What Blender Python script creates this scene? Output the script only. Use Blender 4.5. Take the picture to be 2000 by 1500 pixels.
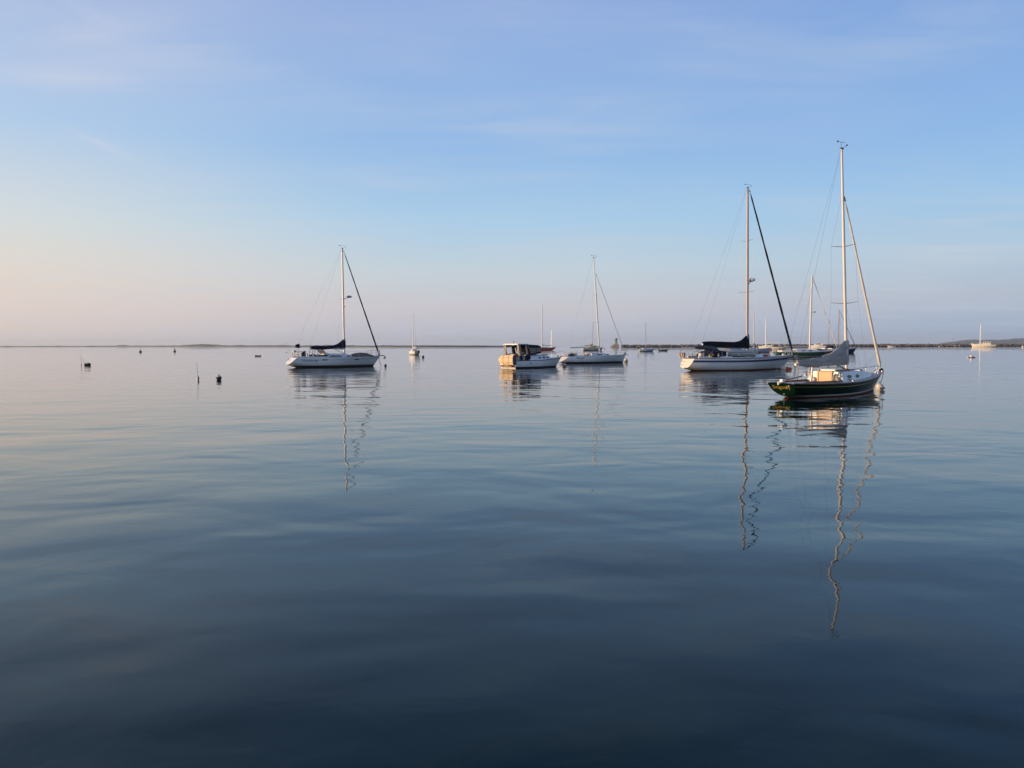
import bpy, math, random
from mathutils import Vector, Matrix, noise
R = math.radians
scene = bpy.context.scene
for o in list(bpy.data.objects):
    bpy.data.objects.remove(o)
col = scene.collection

# ------------------------------------------------------------------ camera
cam_data = bpy.data.cameras.new('camera')
cam_data.sensor_width = 36.0
cam_data.lens = 36.0 * 1502 / 2000
cam_data.clip_start = 0.1
cam_data.clip_end = 30000
cam = bpy.data.objects.new('camera', cam_data)
col.objects.link(cam)
PITCH = math.atan(76.3 / 1502)
ROLL = 0.0028
fw = Vector((0, math.cos(PITCH), -math.sin(PITCH)))
r0 = Vector((1, 0, 0))
u0 = r0.cross(fw)
rt = r0 * math.cos(ROLL) - u0 * math.sin(ROLL)
up = r0 * math.sin(ROLL) + u0 * math.cos(ROLL)
cam.matrix_world = Matrix(((rt.x, up.x, -fw.x, 0), (rt.y, up.y, -fw.y, 0), (rt.z, up.z, -fw.z, 2.2), (0, 0, 0, 1)))
scene.camera = cam

# ------------------------------------------------------------------ sun and sky
SUN_AZ = R(-100)          # measured from the view direction (+Y), negative = to the left
SUN_EL = R(6.5)
sun_dir = Vector((math.sin(SUN_AZ) * math.cos(SUN_EL), math.cos(SUN_AZ) * math.cos(SUN_EL), math.sin(SUN_EL)))
sd = bpy.data.lights.new('sun', 'SUN')
sd.energy = 5.0
sd.angle = R(0.5)
sd.color = (1.0, 0.70, 0.43)
sun = bpy.data.objects.new('sun', sd)
col.objects.link(sun)
sun.rotation_euler = (-sun_dir).to_track_quat('-Z', 'Y').to_euler()

world = bpy.data.worlds.new('World')
scene.world = world
world.use_nodes = True
nt = world.node_tree
nt.nodes.clear()


def N(tree, kind, **kw):
    n = tree.nodes.new(kind)
    for k, v in kw.items():
        setattr(n, k, v)
    return n


def L(tree, a, b):
    tree.links.new(a, b)


def math_node(tree, op, a, b=None, c=None, clamp=False):
    n = N(tree, 'ShaderNodeMath', operation=op)
    n.use_clamp = clamp
    for i, v in enumerate((a, b, c)):
        if v is None:
            continue
        if isinstance(v, (int, float)):
            n.inputs[i].default_value = v
        else:
            L(tree, v, n.inputs[i])
    return n.outputs[0]


def srgb(r, g, b):
    f = lambda c: (c / 255 / 12.92) if c / 255 <= 0.04045 else ((c / 255 + 0.055) / 1.055) ** 2.4
    return (f(r), f(g), f(b), 1)


def ramp(tree, fac, stops, interp='EASE'):
    n = N(tree, 'ShaderNodeValToRGB')
    cr = n.color_ramp
    cr.interpolation = interp
    while len(cr.elements) > 1:
        cr.elements.remove(cr.elements[-1])
    cr.elements[0].position = stops[0][0]
    cr.elements[0].color = stops[0][1]
    for p, c in stops[1:]:
        e = cr.elements.new(p)
        e.color = c
    L(tree, fac, n.inputs[0])
    return n.outputs[0]


def mix(tree, fac, a, b, blend='MIX'):
    n = N(tree, 'ShaderNodeMix', data_type='RGBA', blend_type=blend)
    for s, v in ((n.inputs[0], fac), (n.inputs[6], a), (n.inputs[7], b)):
        if isinstance(v, (int, float)):
            s.default_value = v
        elif isinstance(v, tuple):
            s.default_value = v
        else:
            L(tree, v, s)
    return n.outputs[2]


SKY_STRENGTH = 0.1
geo = N(nt, 'ShaderNodeTexCoord')
sep = N(nt, 'ShaderNodeSeparateXYZ')
L(nt, geo.outputs['Generated'], sep.inputs[0])
sx, sy, sz = sep.outputs
sky = N(nt, 'ShaderNodeTexSky', sky_type='NISHITA')
sky.sun_disc = False
sky.sun_elevation = SUN_EL
sky.sun_rotation = SUN_AZ
sky.air_density = 1.2
sky.dust_density = 1.6
sky.ozone_density = 2.5
# elevation in quarter turns (0 horizon .. 1 zenith), and how far round towards the sun we look (0 away .. 1 at the sun)
elev = math_node(nt, 'DIVIDE', math_node(nt, 'ARCSINE', math_node(nt, 'MAXIMUM', sz, 0.0)), math.pi / 2)
hl = math_node(nt, 'MAXIMUM', math_node(nt, 'SQRT', math_node(nt, 'ADD', math_node(nt, 'MULTIPLY', sx, sx), math_node(nt, 'MULTIPLY', sy, sy))), 1e-4)
sunward = math_node(nt, 'DIVIDE', math_node(nt, 'ADD', math_node(nt, 'MULTIPLY', sx, math.sin(SUN_AZ)), math_node(nt, 'MULTIPLY', sy, math.cos(SUN_AZ))), hl)
D = lambda deg: deg / 90.0
away = ramp(nt, elev, [(0, srgb(160, 184, 214)), (D(1.0), srgb(168, 188, 216)), (D(3.2), srgb(186, 198, 216)), (D(6.0), srgb(182, 209, 231)), (D(9.5), srgb(162, 204, 241)), (D(14), srgb(147, 189, 239)), (D(24), srgb(124, 163, 226)), (D(34), srgb(46, 94, 162)), (D(90), srgb(20, 48, 98))], 'LINEAR')
mid = ramp(nt, elev, [(0, srgb(188, 198, 216)), (D(0.8), srgb(195, 200, 216)), (D(2.6), srgb(211, 207, 214)), (D(5.5), srgb(203, 218, 228)), (D(9), srgb(176, 213, 242)), (D(14), srgb(153, 194, 240)), (D(24), srgb(150, 179, 231)), (D(34), srgb(52, 98, 165)), (D(90), srgb(20, 48, 98))], 'LINEAR')
near = ramp(nt, elev, [(0, srgb(222, 210, 208)), (D(0.8), srgb(230, 214, 207)), (D(2.4), srgb(236, 219, 211)), (D(5.0), srgb(238, 226, 214)), (D(8.0), srgb(224, 230, 229)), (D(14), srgb(186, 213, 242)), (D(24), srgb(168, 187, 230)), (D(34), srgb(62, 106, 168)), (D(90), srgb(20, 48, 98))], 'LINEAR')
glow = ramp(nt, elev, [(0, srgb(252, 224, 186)), (D(6), srgb(255, 234, 196)), (D(14), srgb(232, 230, 228)), (D(24), srgb(180, 198, 232)), (D(34), srgb(70, 112, 172)), (D(90), srgb(20, 48, 98))], 'LINEAR')


def smooth(a, b, v):
    n = N(nt, 'ShaderNodeMapRange', interpolation_type='SMOOTHSTEP')
    n.inputs[1].default_value = a
    n.inputs[2].default_value = b
    L(nt, v, n.inputs[0])
    return n.outputs[0]


grade = mix(nt, smooth(-0.75, -0.14, sunward), away, mid)
grade = mix(nt, smooth(-0.12, 0.50, sunward), grade, near)
grade = mix(nt, smooth(0.4, 1.0, sunward), grade, glow)
# thin high cloud on a flat layer overhead
cz = math_node(nt, 'ADD', math_node(nt, 'MAXIMUM', sz, 0.0), 0.06)
comb = N(nt, 'ShaderNodeCombineXYZ')
L(nt, math_node(nt, 'DIVIDE', sx, cz), comb.inputs[0])
L(nt, math_node(nt, 'DIVIDE', sy, cz), comb.inputs[1])
mp = N(nt, 'ShaderNodeMapping')
mp.inputs['Rotation'].default_value = (0, 0, R(28))
mp.inputs['Scale'].default_value = (0.34, 1.15, 1)
mp.inputs['Location'].default_value = (1.3, 0.4, 0)
L(nt, comb.outputs[0], mp.inputs[0])
cn = N(nt, 'ShaderNodeTexNoise')
cn.inputs['Scale'].default_value = 2.0
cn.inputs['Detail'].default_value = 9
cn.inputs['Roughness'].default_value = 0.62
cn.inputs['Distortion'].default_value = 0.6
L(nt, mp.outputs[0], cn.inputs['Vector'])
cn2 = N(nt, 'ShaderNodeTexNoise')
cn2.inputs['Scale'].default_value = 0.55
cn2.inputs['Detail'].default_value = 2
L(nt, comb.outputs[0], cn2.inputs['Vector'])
veil = math_node(nt, 'MULTIPLY', smooth(0.34, 0.72, cn.outputs[0]), smooth(0.36, 0.56, cn2.outputs[0]))
veil = math_node(nt, 'MULTIPLY', veil, 0.30)
def vdot(vec):
    n = N(nt, 'ShaderNodeVectorMath', operation='DOT_PRODUCT')
    L(nt, geo.outputs['Generated'], n.inputs[0])
    n.inputs[1].default_value = tuple(vec)
    return n.outputs['Value']


def gauss(v, w):
    return math_node(nt, 'EXPONENT', math_node(nt, 'MULTIPLY', math_node(nt, 'POWER', math_node(nt, 'ABSOLUTE', math_node(nt, 'DIVIDE', v, w)), 2.0), -1.0))


# separate streaks of cirrus: start and end direction, half width, strength
wob = math_node(nt, 'SUBTRACT', cn.outputs[0], 0.5)
tex = smooth(0.30, 0.62, cn.outputs[0])
for wa, wb, wide, amt in (
        ((-0.525, 0.805, 0.2765), (-0.416, 0.8625, 0.2876), 0.012, 0.34),
        ((-0.516, 0.794, 0.321), (-0.318, 0.8896, 0.3277), 0.024, 0.28),
        ((-0.2065, 0.9105, 0.3583), (-0.0296, 0.9392, 0.3421), 0.022, 0.26),
        ((0.419, 0.9038, 0.0876), (0.5484, 0.8295, 0.1056), 0.015, 0.40),
        ((0.4765, 0.8693, 0.1314), (0.5452, 0.8264, 0.1408), 0.006, 0.26),
        ((0.4398, 0.8962, 0.0591), (0.5114, 0.8571, 0.0619), 0.005, 0.20),
        ((-0.4772, 0.8476, 0.2321), (-0.4311, 0.8767, 0.2132), 0.0035, 0.34)):
    wa, wb = Vector(wa).normalized(), Vector(wb).normalized()
    wn = wa.cross(wb).normalized()
    wt = (wb - wa).normalized()
    across = math_node(nt, 'ADD', vdot(wn), math_node(nt, 'MULTIPLY', wob, wide * 3.0))
    along = math_node(nt, 'SUBTRACT', vdot(wt), ((wa + wb) / 2).dot(wt))
    st = math_node(nt, 'MULTIPLY', math_node(nt, 'MULTIPLY', gauss(across, wide), gauss(along, (wb - wa).length * 0.55)), amt)
    front = math_node(nt, 'GREATER_THAN', vdot((wa + wb) / 2), 0.0)
    st = math_node(nt, 'MULTIPLY', math_node(nt, 'MULTIPLY', st, front), math_node(nt, 'MULTIPLY_ADD', tex, 0.7, 0.3))
    veil = math_node(nt, 'ADD', veil, st, clamp=True)
cloud_col = mix(nt, smooth(-0.6, 0.6, sunward), srgb(206, 216, 230), srgb(222, 222, 238))
grade = mix(nt, veil, grade, cloud_col)
scaled = mix(nt, 1.0, grade, (1 / SKY_STRENGTH,) * 3 + (1,), 'MULTIPLY')
final = mix(nt, 0.9, sky.outputs[0], scaled)
bg = N(nt, 'ShaderNodeBackground')
bg.inputs[1].default_value = SKY_STRENGTH
L(nt, final, bg.inputs[0])
wo = N(nt, 'ShaderNodeOutputWorld')
L(nt, bg.outputs[0], wo.inputs[0])

scene.view_settings.view_transform = 'Standard'
scene.view_settings.look = 'None'
scene.view_settings.exposure = 0.0
scene.view_settings.gamma = 1.0
scene.view_settings.use_curve_mapping = False
scene.cycles.use_denoising = True
scene.cycles.max_bounces = 6
scene.cycles.volume_bounces = 1
scene.cycles.caustics_reflective = False
scene.cycles.caustics_refractive = False

# ------------------------------------------------------------------ materials
MATS = {}


def mat(name, rgb, rough=0.5, metal=0.0, vary=0.0, vscale=6.0, bump=0.0, bscale=30.0, coat=0.0, stretch=(1, 1, 1), spec=0.5):
    if name in MATS:
        return MATS[name]
    m = bpy.data.materials.new(name)
    m.use_nodes = True
    t = m.node_tree
    b = t.nodes['Principled BSDF']
    b.inputs['Base Color'].default_value = (*rgb, 1)
    b.inputs['Roughness'].default_value = rough
    b.inputs['Metallic'].default_value = metal
    b.inputs['Coat Weight'].default_value = coat
    b.inputs['Specular IOR Level'].default_value = spec
    if vary or bump:
        tc = N(t, 'ShaderNodeTexCoord')
        mpn = N(t, 'ShaderNodeMapping')
        mpn.inputs['Scale'].default_value = stretch
        L(t, tc.outputs['Object'], mpn.inputs[0])
        if vary:
            ns = N(t, 'ShaderNodeTexNoise')
            ns.inputs['Scale'].default_value = vscale
            ns.inputs['Detail'].default_value = 5
            L(t, mpn.outputs[0], ns.inputs['Vector'])
            lo = tuple(c * (1 - vary) for c in rgb) + (1,)
            hi = tuple(min(1, c * (1 + vary)) for c in rgb) + (1,)
            L(t, ramp(t, ns.outputs[0], [(0.3, lo), (0.7, hi)], 'LINEAR'), b.inputs['Base Color'])
        if bump:
            nb = N(t, 'ShaderNodeTexNoise')
            nb.inputs['Scale'].default_value = bscale
            nb.inputs['Detail'].default_value = 3
            L(t, mpn.outputs[0], nb.inputs['Vector'])
            bn = N(t, 'ShaderNodeBump')
            bn.inputs['Strength'].default_value = 1.0
            bn.inputs['Distance'].default_value = bump
            L(t, nb.outputs[0], bn.inputs['Height'])
            L(t, bn.outputs[0], b.inputs['Normal'])
    MATS[name] = m
    return m


white = mat('white_gelcoat', (0.80, 0.80, 0.79), 0.28, vary=0.06, vscale=1.5, stretch=(1, 1, 4))
def weather(m):
    t = m.node_tree
    b = t.nodes['Principled BSDF']
    src = b.inputs['Base Color'].links[0].from_socket
    tc = N(t, 'ShaderNodeTexCoord')
    sp = N(t, 'ShaderNodeSeparateXYZ')
    L(t, tc.outputs['Object'], sp.inputs[0])
    mpn = N(t, 'ShaderNodeMapping')
    mpn.inputs['Scale'].default_value = (5, 5, 0.5)
    L(t, tc.outputs['Object'], mpn.inputs[0])
    ns = N(t, 'ShaderNodeTexNoise')
    ns.inputs['Scale'].default_value = 1.5
    ns.inputs['Detail'].default_value = 4
    L(t, mpn.outputs[0], ns.inputs['Vector'])
    low = N(t, 'ShaderNodeMapRange')
    for k, v in ((1, 0.15), (2, 0.55), (3, 1.0), (4, 0.0)):
        low.inputs[k].default_value = v
    L(t, sp.outputs[2], low.inputs[0])
    streak = N(t, 'ShaderNodeMapRange')
    for k, v in ((1, 0.48), (2, 0.75), (3, 0.0), (4, 1.0)):
        streak.inputs[k].default_value = v
    L(t, ns.outputs[0], streak.inputs[0])
    fac = math_node(t, 'ADD', math_node(t, 'MULTIPLY', math_node(t, 'MULTIPLY', low.outputs[0], ns.outputs[0]), 0.55), math_node(t, 'MULTIPLY', streak.outputs[0], 0.16), clamp=True)
    L(t, mix(t, fac, src, (0.40, 0.33, 0.22, 1)), b.inputs['Base Color'])


weather(white)
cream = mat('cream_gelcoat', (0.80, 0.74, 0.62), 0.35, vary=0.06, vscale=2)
deckmat = mat('deck_nonskid', (0.62, 0.62, 0.60), 0.7, vary=0.08, vscale=8)
green = mat('dark_green_paint', (0.003, 0.021, 0.013), 0.3, vary=0.12, vscale=2, spec=0.03)
dkgreen = mat('bottle_green_paint', (0.008, 0.060, 0.036), 0.2, vary=0.12, vscale=2)
bronze = mat('red_brown_antifouling', (0.18, 0.055, 0.03), 0.7, vary=0.3, vscale=4)
blackbot = mat('black_antifouling', (0.012, 0.013, 0.018), 0.6, vary=0.3, vscale=4)
navy = mat('navy_canvas', (0.007, 0.010, 0.034), 0.85, vary=0.25, vscale=5, bump=0.012, bscale=7, spec=0.12)
black_canvas = mat('black_blue_canvas', (0.007, 0.008, 0.018), 0.85, vary=0.25, vscale=5, bump=0.012, bscale=7, spec=0.12)
navypaint = mat('navy_stripe', (0.008, 0.010, 0.06), 0.3)
greycanvas = mat('grey_canvas', (0.43, 0.395, 0.355), 0.9, vary=0.12, vscale=3, bump=0.06, bscale=4.0, stretch=(1, 1, 2.4), spec=0.12)
steelcanvas = mat('slate_canvas', (0.09, 0.095, 0.12), 0.85, vary=0.3, vscale=6, bump=0.015, bscale=8, spec=0.12)
sailcloth = mat('cream_sailcloth', (0.72, 0.65, 0.56), 0.75, vary=0.1, vscale=5, bump=0.01, bscale=10)
greysail = mat('grey_sailcloth', (0.42, 0.42, 0.43), 0.75, vary=0.1, vscale=5)
alu = mat('mast_aluminium', (0.62, 0.60, 0.57), 0.42, metal=0.35, vary=0.05, vscale=2)
paintmast = mat('cream_painted_mast', (0.78, 0.72, 0.62), 0.4, vary=0.05, vscale=2)
pinkmast = mat('bronze_anodised_mast', (0.44, 0.36, 0.32), 0.45, metal=0.2, vary=0.06, vscale=2)
steel = mat('stainless_steel', (0.42, 0.42, 0.43), 0.5, metal=0.6)
wire = mat('rigging_wire', (0.22, 0.22, 0.23), 0.45, metal=0.5)
rope = mat('rope', (0.40, 0.36, 0.30), 0.9)
darkrope = mat('dark_rope', (0.04, 0.04, 0.05), 0.9)
teak = mat('varnished_wood', (0.20, 0.075, 0.028), 0.35, vary=0.3, vscale=8, stretch=(1, 6, 6))
honey = mat('honey_varnished_board', (0.52, 0.27, 0.085), 0.4, vary=0.15, vscale=8, stretch=(6, 6, 1))
black = mat('black_plastic', (0.012, 0.012, 0.014), 0.5)
glass = mat('smoked_window', (0.008, 0.010, 0.016), 0.25, spec=0.25)
vinyl = mat('clear_vinyl_window', (0.15, 0.13, 0.12), 0.3, vary=0.3, vscale=3)
tan = mat('tan_canvas', (0.37, 0.31, 0.26), 0.85, vary=0.12, vscale=4, bump=0.015, bscale=6, spec=0.12)
tancover = mat('tan_boat_cover', (0.78, 0.58, 0.36), 0.8, vary=0.1, vscale=3, bump=0.02, bscale=4, spec=0.12)
hypalon = mat('grey_inflatable', (0.50, 0.50, 0.49), 0.55, vary=0.1, vscale=3, bump=0.01, bscale=5)
camo = mat('mottled_brown_inflatable', (0.15, 0.115, 0.08), 0.7, vary=0.9, vscale=3.5, bump=0.02, bscale=6)
gold = mat('gold_leaf', (0.62, 0.42, 0.10), 0.35, metal=0.4)
navytext = mat('navy_lettering', (0.13, 0.15, 0.20), 0.4)
greytext = mat('black_lettering', (0.04, 0.045, 0.05), 0.4)
stripe = mat('grey_blue_stripe', (0.26, 0.30, 0.36), 0.4)
boot = mat('white_boot_top', (0.72, 0.70, 0.66), 0.35)
orange = mat('orange_float', (0.70, 0.12, 0.02), 0.5, vary=0.2, vscale=8)
redhull = mat('red_hull_paint', (0.52, 0.06, 0.025), 0.35, vary=0.1, vscale=2)
yellowsail = mat('yellow_sail_bag', (0.78, 0.58, 0.22), 0.75, vary=0.1, vscale=5, bump=0.02, bscale=6)
buoywhite = mat('weathered_white_buoy', (0.68, 0.63, 0.56), 0.5, vary=0.2, vscale=6)
buoyblack = mat('black_weed_buoy', (0.012, 0.012, 0.012), 0.7, vary=0.4, vscale=9)
bluestripe = mat('blue_band', (0.02, 0.05, 0.22), 0.4)
lightblue = mat('pale_blue_hull', (0.42, 0.50, 0.56), 0.35, vary=0.06, vscale=2)
rock = mat('granite_armour_stone', (0.17, 0.145, 0.125), 0.9, vary=0.75, vscale=0.55, bump=0.06, bscale=2.0)
wetrock = mat('dark_wet_weed_stone', (0.022, 0.02, 0.018), 0.7, vary=0.5, vscale=1.0)
concrete = mat('pale_concrete', (0.34, 0.27, 0.21), 0.9, vary=0.15, vscale=1.0)
towergreen = mat('pale_green_tower_paint', (0.46, 0.52, 0.50), 0.6, vary=0.1, vscale=1)
shorem = mat('scrub_covered_shore', (0.085, 0.09, 0.09), 0.95, vary=0.4, vscale=0.02)
hillm = mat('wooded_hill', (0.030, 0.055, 0.050), 0.95, vary=0.4, vscale=0.01)


# ------------------------------------------------------------------ mesh helpers
class MB:
    def __init__(self):
        self.v = []
        self.f = []

    def add(self, vs, fs):
        o = len(self.v)
        self.v += [tuple(p) for p in vs]
        self.f += [tuple(i + o for i in f) for f in fs]
        return self

    def box(self, c, s, rot=None):
        vs = []
        for x in (-.5, .5):
            for y in (-.5, .5):
                for z in (-.5, .5):
                    p = Vector((x * s[0], y * s[1], z * s[2]))
                    if rot is not None:
                        p = rot @ p
                    vs.append(p + Vector(c))
        return self.add(vs, [(0, 1, 3, 2), (4, 6, 7, 5), (0, 4, 5, 1), (2, 3, 7, 6), (0, 2, 6, 4), (1, 5, 7, 3)])

    def loft(self, rings, closed=True, caps=True):
        n = len(rings[0])
        vs = [p for r in rings for p in r]
        fs = []
        for i in range(len(rings) - 1):
            for j in range(n if closed else n - 1):
                k = (j + 1) % n
                fs.append((i * n + j, i * n + k, (i + 1) * n + k, (i + 1) * n + j))
        if caps and closed:
            fs.append(tuple(range(n - 1, -1, -1)))
            fs.append(tuple((len(rings) - 1) * n + j for j in range(n)))
        return self.add(vs, fs)

    def tube(self, pts, r, n=8, flat=1.0):
        pts = [Vector(p) for p in pts]
        rs = r if isinstance(r, (list, tuple)) else [r] * len(pts)
        rings = []
        prev = None
        for i, p in enumerate(pts):
            t = (pts[min(i + 1, len(pts) - 1)] - pts[max(i - 1, 0)]).normalized()
            a = prev if prev is not None else (Vector((0, 1, 0)) if abs(t.y) < 0.9 else Vector((1, 0, 0)))
            s = (a - t * a.dot(t)).normalized()
            prev = s
            w = t.cross(s)
            rings.append([p + s * (math.cos(2 * math.pi * k / n) * rs[i] * flat) + w * (math.sin(2 * math.pi * k / n) * rs[i]) for k in range(n)])
        return self.loft(rings)

    def lathe(self, prof, c=(0, 0, 0), n=16):
        rings = [[(c[0] + r * math.cos(2 * math.pi * k / n), c[1] + r * math.sin(2 * math.pi * k / n), c[2] + z) for k in range(n)] for r, z in prof]
        return self.loft(rings)

    def ball(self, c, r, n=16, m=10, sq=(1, 1, 1)):
        rings = []
        for i in range(m + 1):
            a = -math.pi / 2 + math.pi * i / m
            rr = max(math.cos(a), 0.02)
            rings.append([(c[0] + sq[0] * r * rr * math.cos(2 * math.pi * k / n), c[1] + sq[1] * r * rr * math.sin(2 * math.pi * k / n), c[2] + sq[2] * r * math.sin(a)) for k in range(n)])
        return self.loft(rings)


def build(name, mb, m, parent=None, smooth=True, label=None):
    me = bpy.data.meshes.new(name)
    me.from_pydata(mb.v, [], mb.f)
    me.validate()
    me.update()
    if smooth:
        me.polygons.foreach_set('use_smooth', [True] * len(me.polygons))
        try:
            me.set_sharp_from_angle(angle=R(40))
        except Exception:
            pass
    o = bpy.data.objects.new(name, me)
    me.materials.append(m)
    col.objects.link(o)
    if parent is not None:
        o.parent = parent
    if label:
        o['label'] = label
    return o


def thing(name, label, cat, loc=(0, 0, 0), rz=0.0, group=None):
    o = bpy.data.objects.new(name, None)
    o.empty_display_size = 0.1
    col.objects.link(o)
    o.location = loc
    o.rotation_euler = (0, 0, rz)
    o['label'] = label
    o['category'] = cat
    if group:
        o['group'] = group
    return o


def tag(o, label, cat, group=None):
    o['label'] = label
    o['category'] = cat
    if group:
        o['group'] = group
    return o


def lerp(a, b, t):
    return a + (b - a) * t


def curve_at(pts, x):
    """smooth cubic through (x, value) pairs"""
    if x <= pts[0][0]:
        return pts[0][1]
    n = len(pts)
    slope = lambda i: (pts[min(i + 1, n - 1)][1] - pts[max(i - 1, 0)][1]) / (pts[min(i + 1, n - 1)][0] - pts[max(i - 1, 0)][0])
    for i in range(n - 1):
        (a, va), (b, vb) = pts[i], pts[i + 1]
        if x <= b:
            h_ = b - a
            t = (x - a) / h_
            return (2 * t ** 3 - 3 * t * t + 1) * va + (t ** 3 - 2 * t * t + t) * h_ * slope(i) + (3 * t * t - 2 * t ** 3) * vb + (t ** 3 - t * t) * h_ * slope(i + 1)
    return pts[-1][1]


def lin_at(pts, x):
    if x <= pts[0][0]:
        return pts[0][1]
    for (a, va), (b, vb) in zip(pts, pts[1:]):
        if x <= b:
            return lerp(va, vb, (x - a) / (b - a))
    return pts[-1][1]


# ------------------------------------------------------------------ hull
class Hull:
    """x forward, y to port, z up, water at z = 0"""

    def __init__(s, xs_deck, xs_bot, xb_deck, xb_wl, half, stern_ratio, sheer, zk, um=0.45, n=2.4, pb=1.0, bowp=2.0, camber=0.0):
        s.__dict__.update(locals())

    def sheer_z(s, u):
        a, m, b = s.sheer
        um = 0.38
        return m + (a - m) * ((um - u) / um) ** 2 if u < um else m + (b - m) * ((u - um) / (1 - um)) ** 1.8

    def keel(s, u):
        a, m, b = s.zk
        if u < 0.42:
            t = 1 - u / 0.42
            return m + (a - m) * t ** 1.6
        t = (u - 0.42) / 0.58
        return m + (b - m) * t ** 2

    def deck_half(s, u):
        if u < s.um:
            return s.half * (1 - (1 - s.stern_ratio) * ((s.um - u) / s.um) ** 1.8)
        t = (u - s.um) / (1 - s.um)
        return s.half * max(0.0, 1 - t ** s.bowp) ** 0.92

    def b(s, u, z):
        zk, zs = s.keel(u), s.sheer_z(u)
        q = min(1.0, max(0.0, (z - zk) / (zs - zk)))
        full = (1 - (1 - q) ** s.n) ** (1 / s.n)
        # finer entry low down towards the bow
        fine = 1 - max(0.0, (u - 0.5) / 0.5) * (1 - q) * 0.45
        return s.deck_half(u) * full * fine

    def x_ends(s, z):
        za, zb = s.keel(0), s.sheer_z(0)
        xs = lerp(s.xs_bot, s.xs_deck, (z - za) / (zb - za)) if z > za else s.xs_bot
        zbow = s.sheer_z(1)
        xb = lerp(s.xb_wl, s.xb_deck, max(0, z / zbow) ** s.pb) if z > 0 else s.xb_wl + z * 0.8
        return xs, xb

    def pt(s, u, z, side, off=0.0):
        xs, xb = s.x_ends(z)
        return (lerp(xs, xb, u), side * (s.b(u, z) + off), z)

    def u_of(s, x, z):
        xs, xb = s.x_ends(z)
        return min(1, max(0, (x - xs) / (xb - xs)))

    def side_y(s, x, z):
        return s.b(s.u_of(x, z), z)

    def deck_at(s, x):
        u = s.u_of(x, s.sheer_z(0.5))
        return s.sheer_z(u), s.deck_half(u)


def strake(h, rowfns, nu=36, off=0.0):
    """both sides of the hull between rows; each row is z as a function of u"""
    mb = MB()
    us = [1 - (1 - i / nu) ** 1.35 for i in range(nu + 1)]
    for side in (-1, 1):
        rings = []
        for fn in rowfns:
            rings.append([h.pt(u, min(h.sheer_z(u), max(h.keel(u), fn(u))), side, off) for u in us])
        if side == 1:
            rings = [list(reversed(r)) for r in rings]
        mb.loft(rings, closed=False, caps=False)
    return mb


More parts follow.
